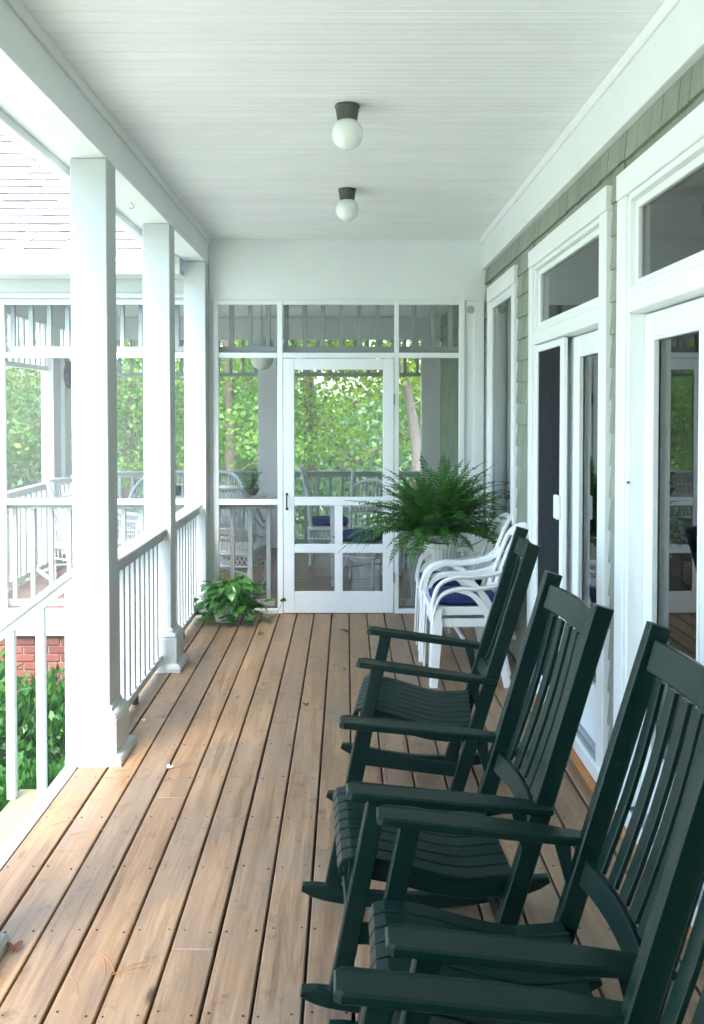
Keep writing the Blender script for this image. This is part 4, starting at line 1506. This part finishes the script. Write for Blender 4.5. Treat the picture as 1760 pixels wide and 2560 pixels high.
# ------------------------------------------------------------------ wicker furniture in the screened porch
def wicker(width=0.62, depth=0.55, back_h=0.98, seat=0.42, arm=0.66, cush=False, rocker=False, settee=False, finial=False):
    root = empty('wicker_chair' if not settee else 'wicker_settee')
    hw, hd = width / 2, depth / 2
    # front = -Y local
    feet = [(-hw + .04, -hd + .04), (hw - .04, -hd + .04), (-hw + .06, hd - .04), (hw - .06, hd - .04)]
    for (x, y) in feet:
        m_ = MB()
        z0 = 0.075 if rocker else 0.0
        m_.tube([(x, y, z0), (x, y, z0 + 0.035), (x, y, z0 + 0.07), (x, y, seat - 0.02)], [0.013, 0.022, 0.014, 0.018], 8)
        m_.build('leg', 'wicker', root, True)
    if rocker:
        for s in (-1, 1):
            m_ = MB()
            m_.tube([(s * (hw - 0.05), q, 0.022 + 0.42 * (q + 0.02) ** 2) for q in np.linspace(-hd - 0.12, hd + 0.22, 14)], 0.020, 8)
            m_.build('runner', 'wicker', root, True)
    m_ = MB()
    m_.box(-hw + 0.02, hw - 0.02, -hd + 0.02, hd - 0.02, seat - 0.05, seat, 0.012)
    m_.build('seat', 'weave', root)
    m_ = MB()
    k = 0
    na = int(width / 0.022)
    for q in range(na + 1):      # criss-cross skirt on the front and sides
        x = -hw + 0.025 + q * (width - 0.05) / na
        x2 = min(hw - 0.025, max(-hw + 0.025, x + 0.05 * (1 if q % 2 else -1)))
        for yy in (-hd + 0.018, hd - 0.018):
            m_.tube([(x, yy, seat - 0.05), (x2, yy, seat - 0.135)], 0.0035, 4)
    for yy in (-hd + 0.018, hd - 0.018):
        m_.tube([(-hw + .02, yy, seat - 0.14), (hw - .02, yy, seat - 0.14)], 0.009, 6)
    for s in (-1, 1):
        m_.tube([(s * (hw - 0.02), -hd + .02, seat - 0.14), (s * (hw - 0.02), hd - .02, seat - 0.14)], 0.009, 6)
        for q in range(int(depth / 0.03)):
            yy = -hd + 0.03 + q * 0.03
            m_.tube([(s * (hw - 0.02), yy, seat - 0.05), (s * (hw - 0.02), yy + 0.02 * (1 if q % 2 else -1), seat - 0.135)], 0.0035, 4)
    m_.build('woven_apron', 'wicker', root)
    # stretchers
    m_ = MB()
    m_.tube([(feet[0][0], feet[0][1], 0.20), (feet[3][0], feet[3][1], 0.20)], 0.011, 6)
    m_.tube([(feet[1][0], feet[1][1], 0.205), (feet[2][0], feet[2][1], 0.205)], 0.011, 6)
    m_.build('stretcher', 'wicker', root, True)
    # horseshoe rail: arms rising into the back
    rail = []
    for q in range(31):
        a = -math.pi * 0.5 + (q - 15) / 15 * math.pi * 0.72   # angle around, back at +Y
        t = abs(q - 15) / 15
        x = hw * math.copysign(min(1.0, (math.sin(t * math.pi * 0.5 / 0.62) if t < 0.62 else 1.0)), q - 15)
        y = hd + 0.02 - (0 if t < 0.30 else (t - 0.30) / 0.70 * (depth + 0.02)) 
        z = back_h - (back_h - arm) * (0 if t < 0.33 else min(1, ((t - 0.33) / 0.33)) ** 1.0)
        lean = 0.10 * (z - seat) / 0.55 if t < 0.5 else 0.03
        rail.append(Vector((x, y + lean, z)))
    sm = []
    for i, p in enumerate(rail):
        a, b = rail[max(0, i - 1)], rail[min(30, i + 1)]
        sm.append((a + p * 2 + b) / 4)
    m_ = MB(); m_.tube(sm, 0.019, 8)
    for s, i0 in ((-1, 0), (1, 30)):
        e = sm[i0]
        m_.tube(smoothpath([e, e + Vector((0, -0.02, -0.03)), (s * (hw - 0.03), -hd + 0.04, seat)], 3), 0.016, 6)
    m_.build('top_rail', 'wicker', root, True)
    m_ = MB()
    for i in range(1, 30):
        for hlf in (0, 0.5):
            p = sm[i].lerp(sm[i + 1], hlf)
            bxp = max(-hw + 0.03, min(hw - 0.03, p.x * 0.93))
            byp = min(hd - 0.02, p.y - 0.03)
            m_.tube([(bxp, byp, seat), (p.x, p.y, p.z)], 0.0048, 4)
    m_.build('spindles', 'wicker', root)
    m_ = MB()
    for hh in (0.35, 0.72):
        m_.tube([Vector((max(-hw + 0.03, min(hw - 0.03, p.x * 0.93)), min(hd - 0.02, p.y - 0.03), seat)).lerp(p, hh) for p in sm], 0.009, 5)
    m_.build('cross_bands', 'wicker', root, True)
    if finial:
        for s in (-1, 1):
            m_ = MB()
            m_.tube([(s * (hw - 0.04), hd - 0.03, seat), (s * (hw - 0.03), hd + 0.06, back_h - 0.05), (s * (hw - 0.03), hd + 0.085, back_h + 0.10), (s * (hw - 0.03), hd + 0.09, back_h + 0.16)], [0.018, 0.018, 0.021, 0.012], 8)
            m_.build('back_post', 'wicker', root, True)
    return root


def place(o, loc, rz, lab, cat, group=None):
    o.location = loc; o.rotation_euler = (0, 0, R(rz))
    return tag(o, lab, cat, group)

def side_chair():
    root = empty('wicker_chair')
    hw, seat = 0.235, 0.43
    for (x, y) in ((-hw + .03, -0.20), (hw - .03, -0.20), (-hw + .035, 0.20), (hw - .035, 0.20)):
        m_ = MB()
        m_.tube([(x, y, 0), (x, y, 0.012), (x, y, 0.04), (x, y, 0.07), (x, y, 0.10), (x, y, seat - 0.03)], [0.012, 0.020, 0.024, 0.013, 0.017, 0.019], 8)
        m_.build('leg', 'wicker', root, True)
    m_ = MB(); m_.box(-hw, hw, -0.23, 0.22, seat - 0.045, seat, 0.014); m_.build('seat', 'weave', root)
    m_ = MB()
    for (a, b) in (((-hw, -0.225), (hw, -0.225)), ((-hw, 0.215), (hw, 0.215)), ((-hw, -0.225), (-hw, 0.215)), ((hw, -0.225), (hw, 0.215))):
        A_, B_ = Vector((*a, 0)), Vector((*b, 0))
        for q in range(21):
            p, p2 = A_.lerp(B_, q / 20), A_.lerp(B_, min(1, max(0, (q + (2 if q % 2 else -2)) / 20)))
            m_.tube([p + Vector((0, 0, seat - 0.045)), p2 + Vector((0, 0, seat - 0.125))], 0.0035, 4)
        m_.tube([A_ + Vector((0, 0, seat - 0.13)), B_ + Vector((0, 0, seat - 0.13))], 0.009, 6)
    m_.build('woven_apron', 'wicker', root)
    m_ = MB()
    m_.tube([(-hw + .03, -0.20, 0.19), (hw - .035, 0.20, 0.19)], 0.011, 6)
    m_.tube([(hw - .03, -0.20, 0.205), (-hw + .035, 0.20, 0.205)], 0.011, 6)
    m_.build('stretcher', 'wicker', root, True)
    for s in (-1, 1):
        m_ = MB()
        m_.tube([(s * (hw - .03), 0.19, seat - 0.04), (s * (hw - .025), 0.225, 0.75), (s * (hw - .02), 0.285, 1.00), (s * (hw - .02), 0.295, 1.03), (s * (hw - .02), 0.305, 1.06), (s * (hw - .02), 0.31, 1.075)], [0.017, 0.017, 0.016, 0.025, 0.022, 0.008], 8)
        m_.build('back_post', 'wicker', root, True)
    m_ = MB()
    arc = [(x, 0.272 + 0.02 * (1 - (x / hw) ** 2), 0.90 + 0.09 * (1 - (x / hw) ** 2)) for x in np.linspace(-hw + .03, hw - .03, 11)]
    low = [(x, 0.205, seat + 0.10) for x in np.linspace(-hw + .03, hw - .03, 11)]
    m_.tube(arc, 0.015, 6); m_.tube(low, 0.010, 6)
    m_.build('back_rail', 'wicker', root, True)
    m_ = MB()
    for i in range(11):
        m_.tube([low[i], arc[i]], 0.0065, 5)
    m_.build('spindles', 'wicker', root)
    return root

WG = 'white wicker chairs in the screened porch'
stt = place(wicker(1.32, 0.60, 0.93, 0.42, 0.64, settee=True), (-1.86, 10.45, 0), 0, 'wide white wicker settee against the back rail of the screened porch', 'settee')
wb = side_chair()
place(wb, (-0.19, 9.86, 0), 90, 'white wicker chair seen side on through the left half of the screen door', 'chair', WG)
c2 = copy_tree(wb); place(c2, (0.14, 8.66, 0), -24, 'white wicker chair with blue cushion behind the right half of the screen door', 'chair', WG)
c3 = copy_tree(wb); place(c3, (0.78, 9.3, 0), -100, 'white wicker chair behind the fern inside the screened porch', 'chair', WG)
wr = wicker(0.66, 0.58, 1.0, 0.42, 0.66, rocker=True)
place(wr, (-1.10, 8.35, 0), 170, 'white wicker rocker inside the porch behind the pothos', 'rocking chair', 'white wicker rockers in the screened porch')
wr2 = copy_tree(wr); place(wr2, (-2.42, 8.65, 0), 55, 'white wicker rocker inside the porch left of the widest post', 'rocking chair', 'white wicker rockers in the screened porch')
cushion((-0.19, 9.86, 0.431), R(180), 'blue cushion on the side-on wicker chair in the screened porch', 0.43, 0.43, 0.075)
cushion((0.14, 8.66, 0.431), R(-24 + 90), 'blue cushion on the wicker chair behind the right half of the screen door', 0.43, 0.43, 0.09)

# dining table, side table
tb = thing('dining_table', 'white round dining table between the wicker chairs in the screened porch', 'table', (0.11, 9.36, 0))
m_ = MB(); m_.lathe([(0, 0.700), (0.37, 0.700), (0.385, 0.708), (0.385, 0.722), (0.375, 0.73), (0, 0.731)], 40); m_.build('tabletop', 'white', tb, True)
m_ = MB(); m_.box(-0.24, 0.24, -0.17, 0.17, 0.63, 0.699, 0.004); m_.build('table_apron', 'white', tb)
for sx in (-1, 1):
    for sy in (-1, 1):
        m_ = MB(); m_.sweep([(sx * 0.25, sy * 0.18, 0.0), (sx * 0.25, sy * 0.18, 0.698)], [0.042, 0.06], [0.042, 0.06], (0, 1, 0), b=0.004)
        m_.build('leg', 'white', tb)
ct = thing('oval_table', 'low grey oval table in front of the wicker settee', 'table', (-1.42, 9.75, 0))
m_ = MB(); m_.lathe([(0, 0.735), (0.47, 0.735), (0.49, 0.745), (0.48, 0.758), (0, 0.76)], 40, mat=Matrix.Diagonal((1.15, 0.62, 1, 1))); m_.build('tabletop', 'wicker', ct, True)
m_ = MB(); m_.lathe([(0.17, 0.0), (0.16, 0.03), (0.05, 0.10), (0.045, 0.55), (0.10, 0.70), (0.25, 0.734)], 20); m_.build('pedestal', 'weave', ct, True)
cu = thing('dark_mug', 'small black cup on the oval table in the screened porch', 'cup', (-1.83, 9.72, 0.7605))
m_ = MB(); m_.lathe([(0, 0), (0.042, 0), (0.048, 0.10), (0.044, 0.10), (0.039, 0.008), (0, 0.008)], 20); m_.build('mug_body', 'black', cu, True)
sp = thing('small_potted_plant', 'small leafy plant in a dark pot on the oval table', 'plant', (-1.03, 9.74, 0.7605))
m_ = MB(); m_.lathe([(0, 0), (0.05, 0), (0.085, 0.06), (0.09, 0.075), (0.078, 0.075), (0, 0.065)], 20); m_.build('pot', 'terracotta', sp, True)
r_ = random.Random(8)
m_ = MB()
lv, lf = leaf_verts(0.07, 0.04)
for i in range(60):
    az = r_.uniform(0, 6.28); h = r_.uniform(0.02, 0.22); rr = r_.uniform(0.01, 0.11)
    mt = Matrix.Translation((rr * math.cos(az), rr * math.sin(az), 0.06 + h)) @ dir_rot((math.cos(az), math.sin(az), r_.uniform(-.3, .7))).to_matrix().to_4x4()
    m_.add(lv, lf, mt)
    m_.tube([(0, 0, 0.06), (rr * math.cos(az), rr * math.sin(az), 0.06 + h)], 0.0018, 4)
m_.build('foliage', 'leaf_pothos', sp)
bk_ = thing('brown_basket', 'dark brown basket on the porch floor near the back post', 'basket', (-1.02, 10.3, 0))
m_ = MB(); m_.lathe([(0, 0.0), (0.11, 0.0), (0.145, 0.10), (0.15, 0.20), (0.13, 0.24), (0.12, 0.24), (0.12, 0.02), (0, 0.02)], 24); m_.build('basket_body', 'terracotta', bk_, True)
m_ = MB(); m_.tube([(-0.13 * math.cos(a), 0, 0.22 + 0.14 * math.sin(a)) for a in np.linspace(0, math.pi, 10)], 0.008, 6); m_.build('handle', 'terracotta', bk_, True)


# ------------------------------------------------------------------ shrubs by the steps
def scatter(name, pos, size, mat, aspect=0.5, seedv=1, updir=None, nseg=2, parent=None, kind='stuff', spread=0.9):
    """many small leaves, built as one mesh with numpy"""
    r2 = np.random.default_rng(seedv)
    n_ = len(pos)
    lv = np.array([(0, 0, 0), (0.45, -0.5 * aspect, 0.06), (1.0, 0, -0.10), (0.45, 0.5 * aspect, 0.06)])
    d = r2.normal(size=(n_, 3))
    if updir is not None: d = d * spread + updir
    d /= np.linalg.norm(d, axis=1)[:, None]
    u = r2.normal(size=(n_, 3))
    y = np.cross(u, d); y /= np.linalg.norm(y, axis=1)[:, None]
    z = np.cross(d, y)
    s = size * r2.uniform(0.6, 1.3, n_)
    V = pos[:, None, :] + s[:, None, None] * (lv[None, :, 0:1] * d[:, None, :] + lv[None, :, 1:2] * y[:, None, :] + lv[None, :, 2:3] * z[:, None, :])
    V = V.reshape(-1, 3)
    me = bpy.data.meshes.new(name)
    me.vertices.add(len(V)); me.vertices.foreach_set('co', V.astype(np.float32).ravel())
    me.loops.add(4 * n_); me.loops.foreach_set('vertex_index', np.arange(4 * n_, dtype=np.int32))
    me.polygons.add(n_); me.polygons.foreach_set('loop_start', np.arange(0, 4 * n_, 4, dtype=np.int32))
    me.update(calc_edges=True); me.validate()
    me.materials.append(M[mat])
    return me


def shrub(loc, rx, ry, h, lab, seedv, nst, nleaf):
    t = thing('shrub', lab, 'shrub', loc, 0, 'glossy shrubs against the brick foundation')
    r2 = np.random.default_rng(seedv)
    def samp(k, lo=0.55):
        d = r2.normal(size=(k, 3)); d /= np.linalg.norm(d, axis=1)[:, None]
        rr = r2.uniform(lo, 1.0, k) ** 0.5
        p = d * rr[:, None]
        p[:, 2] = np.abs(p[:, 2]) * 1.0
        bump = 1 + 0.13 * np.sin(p[:, 0] * 7 + seedv) * np.cos(p[:, 1] * 6)
        return np.stack([p[:, 0] * rx * bump, p[:, 1] * ry * bump, p[:, 2] * h * bump + 0.02], 1)
    me = scatter('foliage', samp(nst, 0.25), 0.075, 'leaf_shrub', 0.45, seedv, np.array([0, 0, 0.6]))
    o = bpy.data.objects.new('foliage', me); link(o, t); o['kind'] = 'stuff'
    st_ = MB()
    for i in range(14):
        p = samp(1, 0.4)[0]
        st_.tube(smoothpath([(r2.uniform(-.1, .1), r2.uniform(-.1, .1), 0), tuple(p * np.array([0.5, 0.5, 0.6])), tuple(p)], 3), 0.006, 5)
    st_.build('stems', 'bark', t)
    vs, fs = leaf_verts(1.0, 0.42)
    mm_ = MB(); mm_.add(vs, fs); lm = mm_.mesh('leaf', 'leaf_shrub', True)
    P = samp(nleaf, 0.9)
    for p in P:
        o = bpy.data.objects.new('leaf', lm); link(o, t)
        o.location = tuple(p * 1.02)
        s = random.uniform(0.06, 0.10)
        o.scale = (s, s, s)
        d = Vector((p[0] / rx, p[1] / ry, p[2] / h * 0.6 + random.uniform(-0.2, 0.7))) + Vector((random.uniform(-.6, .6),) * 3)
        o.rotation_euler = dir_rot(d, random.uniform(-1, 1))
    return t


shrub((-2.12, 6.30, GZ), 0.60, 0.66, 0.74, 'tall glossy green shrub in front of the brick wall', 1, 5200, 130)
shrub((-1.84, 5.30, GZ), 0.50, 0.55, 0.52, 'lower dark green shrub beside the steps and deck edge', 2, 4200, 120)
shrub((-2.78, 6.25, GZ), 0.62, 0.75, 0.97, 'shrub at the left frame edge reaching up to the white skirt board', 3, 4200, 80)


# ------------------------------------------------------------------ trees
def limb(mb_, p, d, L, r0, depth, tips, rr):
    P = [Vector(p)]
    dd = Vector(d).normalized()
    n_ = 5
    for i in range(n_):
        dd = (dd + Vector((rr.uniform(-.18, .18), rr.uniform(-.18, .18), rr.uniform(-.05, .12)))).normalized()
        P.append(P[-1] + dd * L / n_)
    mb_.tube(P, [max(0.006, r0 * (1 - 0.65 * i / n_)) for i in range(n_ + 1)], 7 if depth == 0 else 5)
    if depth >= 2:
        tips.append(P[-1]); tips.append(P[-2]); tips.append(P[-3])
        return
    for k in range(5 if depth == 0 else 4):
        i = rr.randint(2, n_)
        a = rr.uniform(0, 6.28)
        nd = (dd * 0.5 + Vector((math.cos(a), math.sin(a), rr.uniform(0.0, 0.5)))).normalized()
        limb(mb_, P[i], nd, L * rr.uniform(0.45, 0.65), r0 * 0.45, depth + 1, tips, rr)


def make_tree(seedv, trunk_pts, tr, nlimb, limbL, leaves, lsize, matleaf, bark, low=0.35, clump=0.38):
    rr = random.Random(seedv)
    root = empty('tree')
    m_ = MB()
    P = smoothpath(trunk_pts, 4)
    n_ = len(P)
    m_.tube(P, [tr * (1 - 0.72 * i / (n_ - 1)) for i in range(n_)], 10)
    tips = []
    for k in range(nlimb):
        t = low + (1 - low) * (k + 0.5) / nlimb
        p = P[min(n_ - 1, int(t * (n_ - 1)))]
        a = k * 2.4 + rr.uniform(-.4, .4)
        limb(m_, p, (math.cos(a), math.sin(a), rr.uniform(0.05, 0.55)), limbL * (1.15 - 0.6 * t), tr * 0.22 * (1.1 - t * 0.6), 1, tips, rr)
    tips.append(P[-1])
    m_.build('trunk', bark, root, True)
    r2 = np.random.default_rng(seedv)
    T = np.array([tuple(t) for t in tips])
    idx = r2.integers(0, len(T), leaves)
    pos = T[idx] + r2.normal(size=(leaves, 3)) * np.array([clump, clump, clump * 0.55])
    me = scatter('crown', pos, lsize, matleaf, 0.75, seedv, np.array([0, 0, -0.25]))
    o = bpy.data.objects.new('crown', me); link(o, root)
    return root


def ttag(o, loc, rz, sc_, lab, grp='trees in the woods beyond the porch'):
    o.location = loc; o.rotation_euler = (0, 0, R(rz)); o.scale = (sc_, sc_, sc_)
    return tag(o, lab, 'tree', grp)

# near trunk seen right of the screen door (pale, bending)
tA = make_tree(21, [(0.0, 0, 0), (0.02, 0, 1.2), (-0.04, 0, 2.3), (-0.24, 0, 3.4), (-0.42, 0.1, 4.6), (-0.35, 0.2, 7.5)], 0.13, 8, 2.4, 14000, 0.105, 'leaf_yellow', 'bark_pale', 0.50, 0.42)
ttag(tA, (1.18, 15.0, GZ - 0.1), 0, 1.0, 'pale smooth bending tree trunk right of the screen door with yellow green leaves')
tB = make_tree(22, [(0, 0, 0), (0.05, 0, 2.0), (-0.03, 0, 4.5), (0.05, 0.1, 8.5)], 0.13, 13, 2.2, 11000, 0.095, 'leaf_tree', 'bark', 0.16, 0.34)
ttag(tB, (-2.12, 16.2, GZ - 0.1), 40, 1.0, 'thin brown trunked tree seen left of the back post, leafy to the ground')
tC = make_tree(23, [(0, 0, 0), (0.1, 0, 2.5), (0, 0, 5), (0.1, 0.1, 9)], 0.20, 14, 3.0, 17000, 0.105, 'leaf_yellow', 'bark', 0.22, 0.45)
ttag(tC, (-0.9, 20.0, GZ - 0.3), 0, 1.0, 'bright yellow green tree filling the upper view through the screen door')
tD = make_tree(24, [(0, 0, 0), (-0.1, 0, 2.0), (0.1, 0, 5), (0, 0.1, 8)], 0.17, 15, 2.8, 17000, 0.105, 'leaf_tree', 'bark', 0.12, 0.45)
L_ = 'mid green leafy tree seen between the middle post and the slimmest post'
ttag(tD, (-4.6, 19.5, GZ - 0.3), 0, 1.0, L_)
far_trees = [(-8.0, 17.5, 70, 1.05, 'D', 'green tree seen through the side screens left of the widest post'),
    (-6.4, 23.5, 160, 1.15, 'C', 'yellow green tree farther back between the widest and the middle post'),
    (3.9, 21.5, 200, 1.1, 'D', 'green tree behind the pale bending trunk'),
    (-11.5, 21, 10, 1.2, 'D', 'tall green tree beyond the far left corner of the screened porch'),
    (-3.2, 25.0, 230, 1.1, 'D', 'distant green tree behind the thin brown trunked tree'),
    (6.5, 18.0, 300, 1.0, 'C', 'yellow green tree hidden behind the house corner'),
    (-13.5, 14.5, 120, 1.1, 'C', 'yellow green tree out in the yard left of the screened porch'),
    (-17.0, 7.5, 250, 1.1, 'D', 'green yard tree straight out from the steps'),
    (-18.5, -1.5, 33, 1.15, 'C', 'yellow green yard tree beside the deck, outside the picture'),
    (-9.0, -9.5, 140, 1.1, 'C', 'unseen yellow green tree added behind the viewer to block sky on the yard side'),  # this and the next three: added out of view to block low sky
    (-4.5, -12.5, 200, 1.2, 'D', 'unseen green tree added behind the viewer to block sky nearest the steps'),
    (0.5, -12.0, 20, 1.1, 'C', 'unseen yellow green tree added to block sky straight behind the viewer'),
    (5.5, -13.0, 310, 1.2, 'D', 'unseen green tree added behind the viewer to block sky on the house side')]
for (x, y, rz, s_, src, lab) in far_trees:
    o = copy_tree(tD if src == 'D' else tC)
    ttag(o, (x, y, GZ - 0.3), rz, s_, lab)

# understory bushes behind the porch
r2 = np.random.default_rng(77)
ub = []
for i in range(16):
    cx, cy = r2.uniform(-10, 5), r2.uniform(13.8, 19)
    rr_ = r2.uniform(0.8, 1.5)
    if -0.9 < cx < 1.6 and cy < 17: rr_ *= 0.5
    p = r2.normal(size=(1500, 3)); p /= np.linalg.norm(p, axis=1)[:, None]
    p *= (r2.uniform(0.3, 1, 1500) ** 0.5)[:, None] * rr_
    p[:, 2] = np.abs(p[:, 2]) * 1.05
    ub.append(p + np.array([cx, cy, GZ - 0.1]))
me = scatter('undergrowth', np.concatenate(ub), 0.15, 'leaf_far', 0.6, 5, np.array([0, 0, 0.3]))
o = bpy.data.objects.new('undergrowth', me); link(o); tag(o, 'pale green undergrowth covering the ground behind the porch rail', 'undergrowth', kind='stuff')
# far woods
wd = []
for i in range(240):
    a = r2.uniform(R(-75), R(50))
    d = r2.uniform(30, 44)
    cx, cy = d * math.sin(a), d * math.cos(a)
    hz = r2.uniform(2.5, 7.0)
    if R(-4) < a < R(5): hz *= 0.8
    k = 700
    p = r2.normal(size=(k, 3)); p /= np.linalg.norm(p, axis=1)[:, None]
    p *= (r2.uniform(0.2, 1, k) ** 0.5)[:, None]
    p *= np.array([2.3, 2.3, hz / 2])
    wd.append(p + np.array([cx, cy, GZ - 1.2 + hz / 2]))
me = scatter('woods', np.concatenate(wd), 0.26, 'leaf_far', 0.8, 6)
o = bpy.data.objects.new('woods', me); link(o); tag(o, 'far pale green woods behind everything', 'woods', kind='stuff')
# grass on the yard
gp = np.stack([r2.uniform(-11, -1.7, 7000), r2.uniform(-4, 7.3, 7000), np.full(7000, GZ)], 1)
gp2 = np.stack([r2.uniform(-9, 5, 14000), r2.uniform(11.3, 17, 14000), np.full(14000, GZ - 0.02)], 1)
me = scatter('grass', np.concatenate([gp, gp2]), 0.09, 'grassm', 0.13, 9, np.array([0, 0, 2.2]))
o = bpy.data.objects.new('grass', me); link(o); tag(o, 'short green grass of the yard around the porch', 'grass', kind='stuff')

# ------------------------------------------------------------------ litter on the deck
NG = 'dry pine needles fallen on the deck'
def needle(x, y, a, lab, two=True, L=0.11):
    m_ = MB()
    m_.tube(smoothpath([(0, 0, 0.0022), (L * 0.5, 0.006, 0.004), (L, 0.0, 0.0022)], 4), 0.0011, 4)
    if two: m_.tube(smoothpath([(0, 0, 0.0022), (L * 0.5, -0.010, 0.004), (L * 0.96, -0.028, 0.0022)], 4), 0.0011, 4)
    o = m_.build('pine_needle', 'needle')
    o.location = (x, y, 0.001); o.rotation_euler = (0, 0, R(a))
    tag(o, lab, 'pine needle', NG)
needle(-1.12, 4.10, 12, 'pair of orange pine needles just in front of the widest post')
needle(-0.76, 2.76, -55, 'long crossed pine needle near the left front of the deck')
needle(-0.70, 2.66, 40, 'short pine needle crossing the long one near the deck front')
needle(-1.20, 3.63, 30, 'faint pine needle by the white deck edge next to the steps', False)
needle(-1.10, 3.55, 20, 'thin single pine needle one board in from the step edge', False, 0.13)
needle(-0.83, 2.66, -60, 'single pine needle nearest the bottom left of the deck', False)
needle(-1.02, 5.15, 20, 'pale pine needle on the deck beside the railing between the posts')
needle(-1.09, 4.90, 28, 'pine needle on the shaded board below the railing bottom rail', False, 0.12)
needle(0.02, 5.55, 70, 'pine needle on the deck left of the farthest rocking chair', False)
def dryleaf(x, y, s_, a, lab, mat='dry'):
    m_ = MB()
    vs, fs = leaf_verts(s_, s_ * 0.6, -0.25, 0.35, 5)
    m_.add(vs, fs)
    m_.add([(v[0] * 0.8, v[1] * 0.7, v[2] + 0.004) for v in vs], fs, Matrix.Rotation(1.1, 4, 'Z'))
    o = m_.build('fallen_leaf', mat)
    o.location = (x, y, 0.004); o.rotation_euler = (0, 0, R(a))
    tag(o, lab, 'leaf', 'dry leaves fallen on the deck')
dryleaf(-0.66, 6.72, 0.045, 20, 'small dark red leaf on the deck in front of the pothos')
dryleaf(0.02, 6.80, 0.075, 170, 'curled reddish leaf on the deck in front of the screen door')
dryleaf(-0.235, 5.10, 0.035, 60, 'tiny brown leaf in the middle of the deck')
dryleaf(-1.04, 2.77, 0.048, 70, 'crumpled brown leaf at the left frame edge by the cut off post')
dryleaf(-0.845, 4.21, 0.030, 10, 'tiny white petal in a deck gap right of the widest post', 'petal')
dryleaf(-1.10, 4.85, 0.022, 80, 'pale flake on the deck below the near railing', 'petal')

# ------------------------------------------------------------------ haze volume added to lighten the dark greens of the woods
mh, nth, oh = nmat('haze')
pv = N(nth, 'ShaderNodeVolumePrincipled')
pv.inputs['Color'].default_value = (0.88, 0.97, 0.92, 1)
pv.inputs['Density'].default_value = 0.0042
pv.inputs['Anisotropy'].default_value = 0.1
nth.links.new(pv.outputs[0], oh.inputs['Volume'])
M['haze'] = mh
m_ = MB(); m_.box(-230, 230, -230, 230, -3.6, 12.5)
o = m_.build('haze', 'haze')
tag(o, 'added thin pale haze volume lightening the yard and woods', 'haze', kind='stuff')
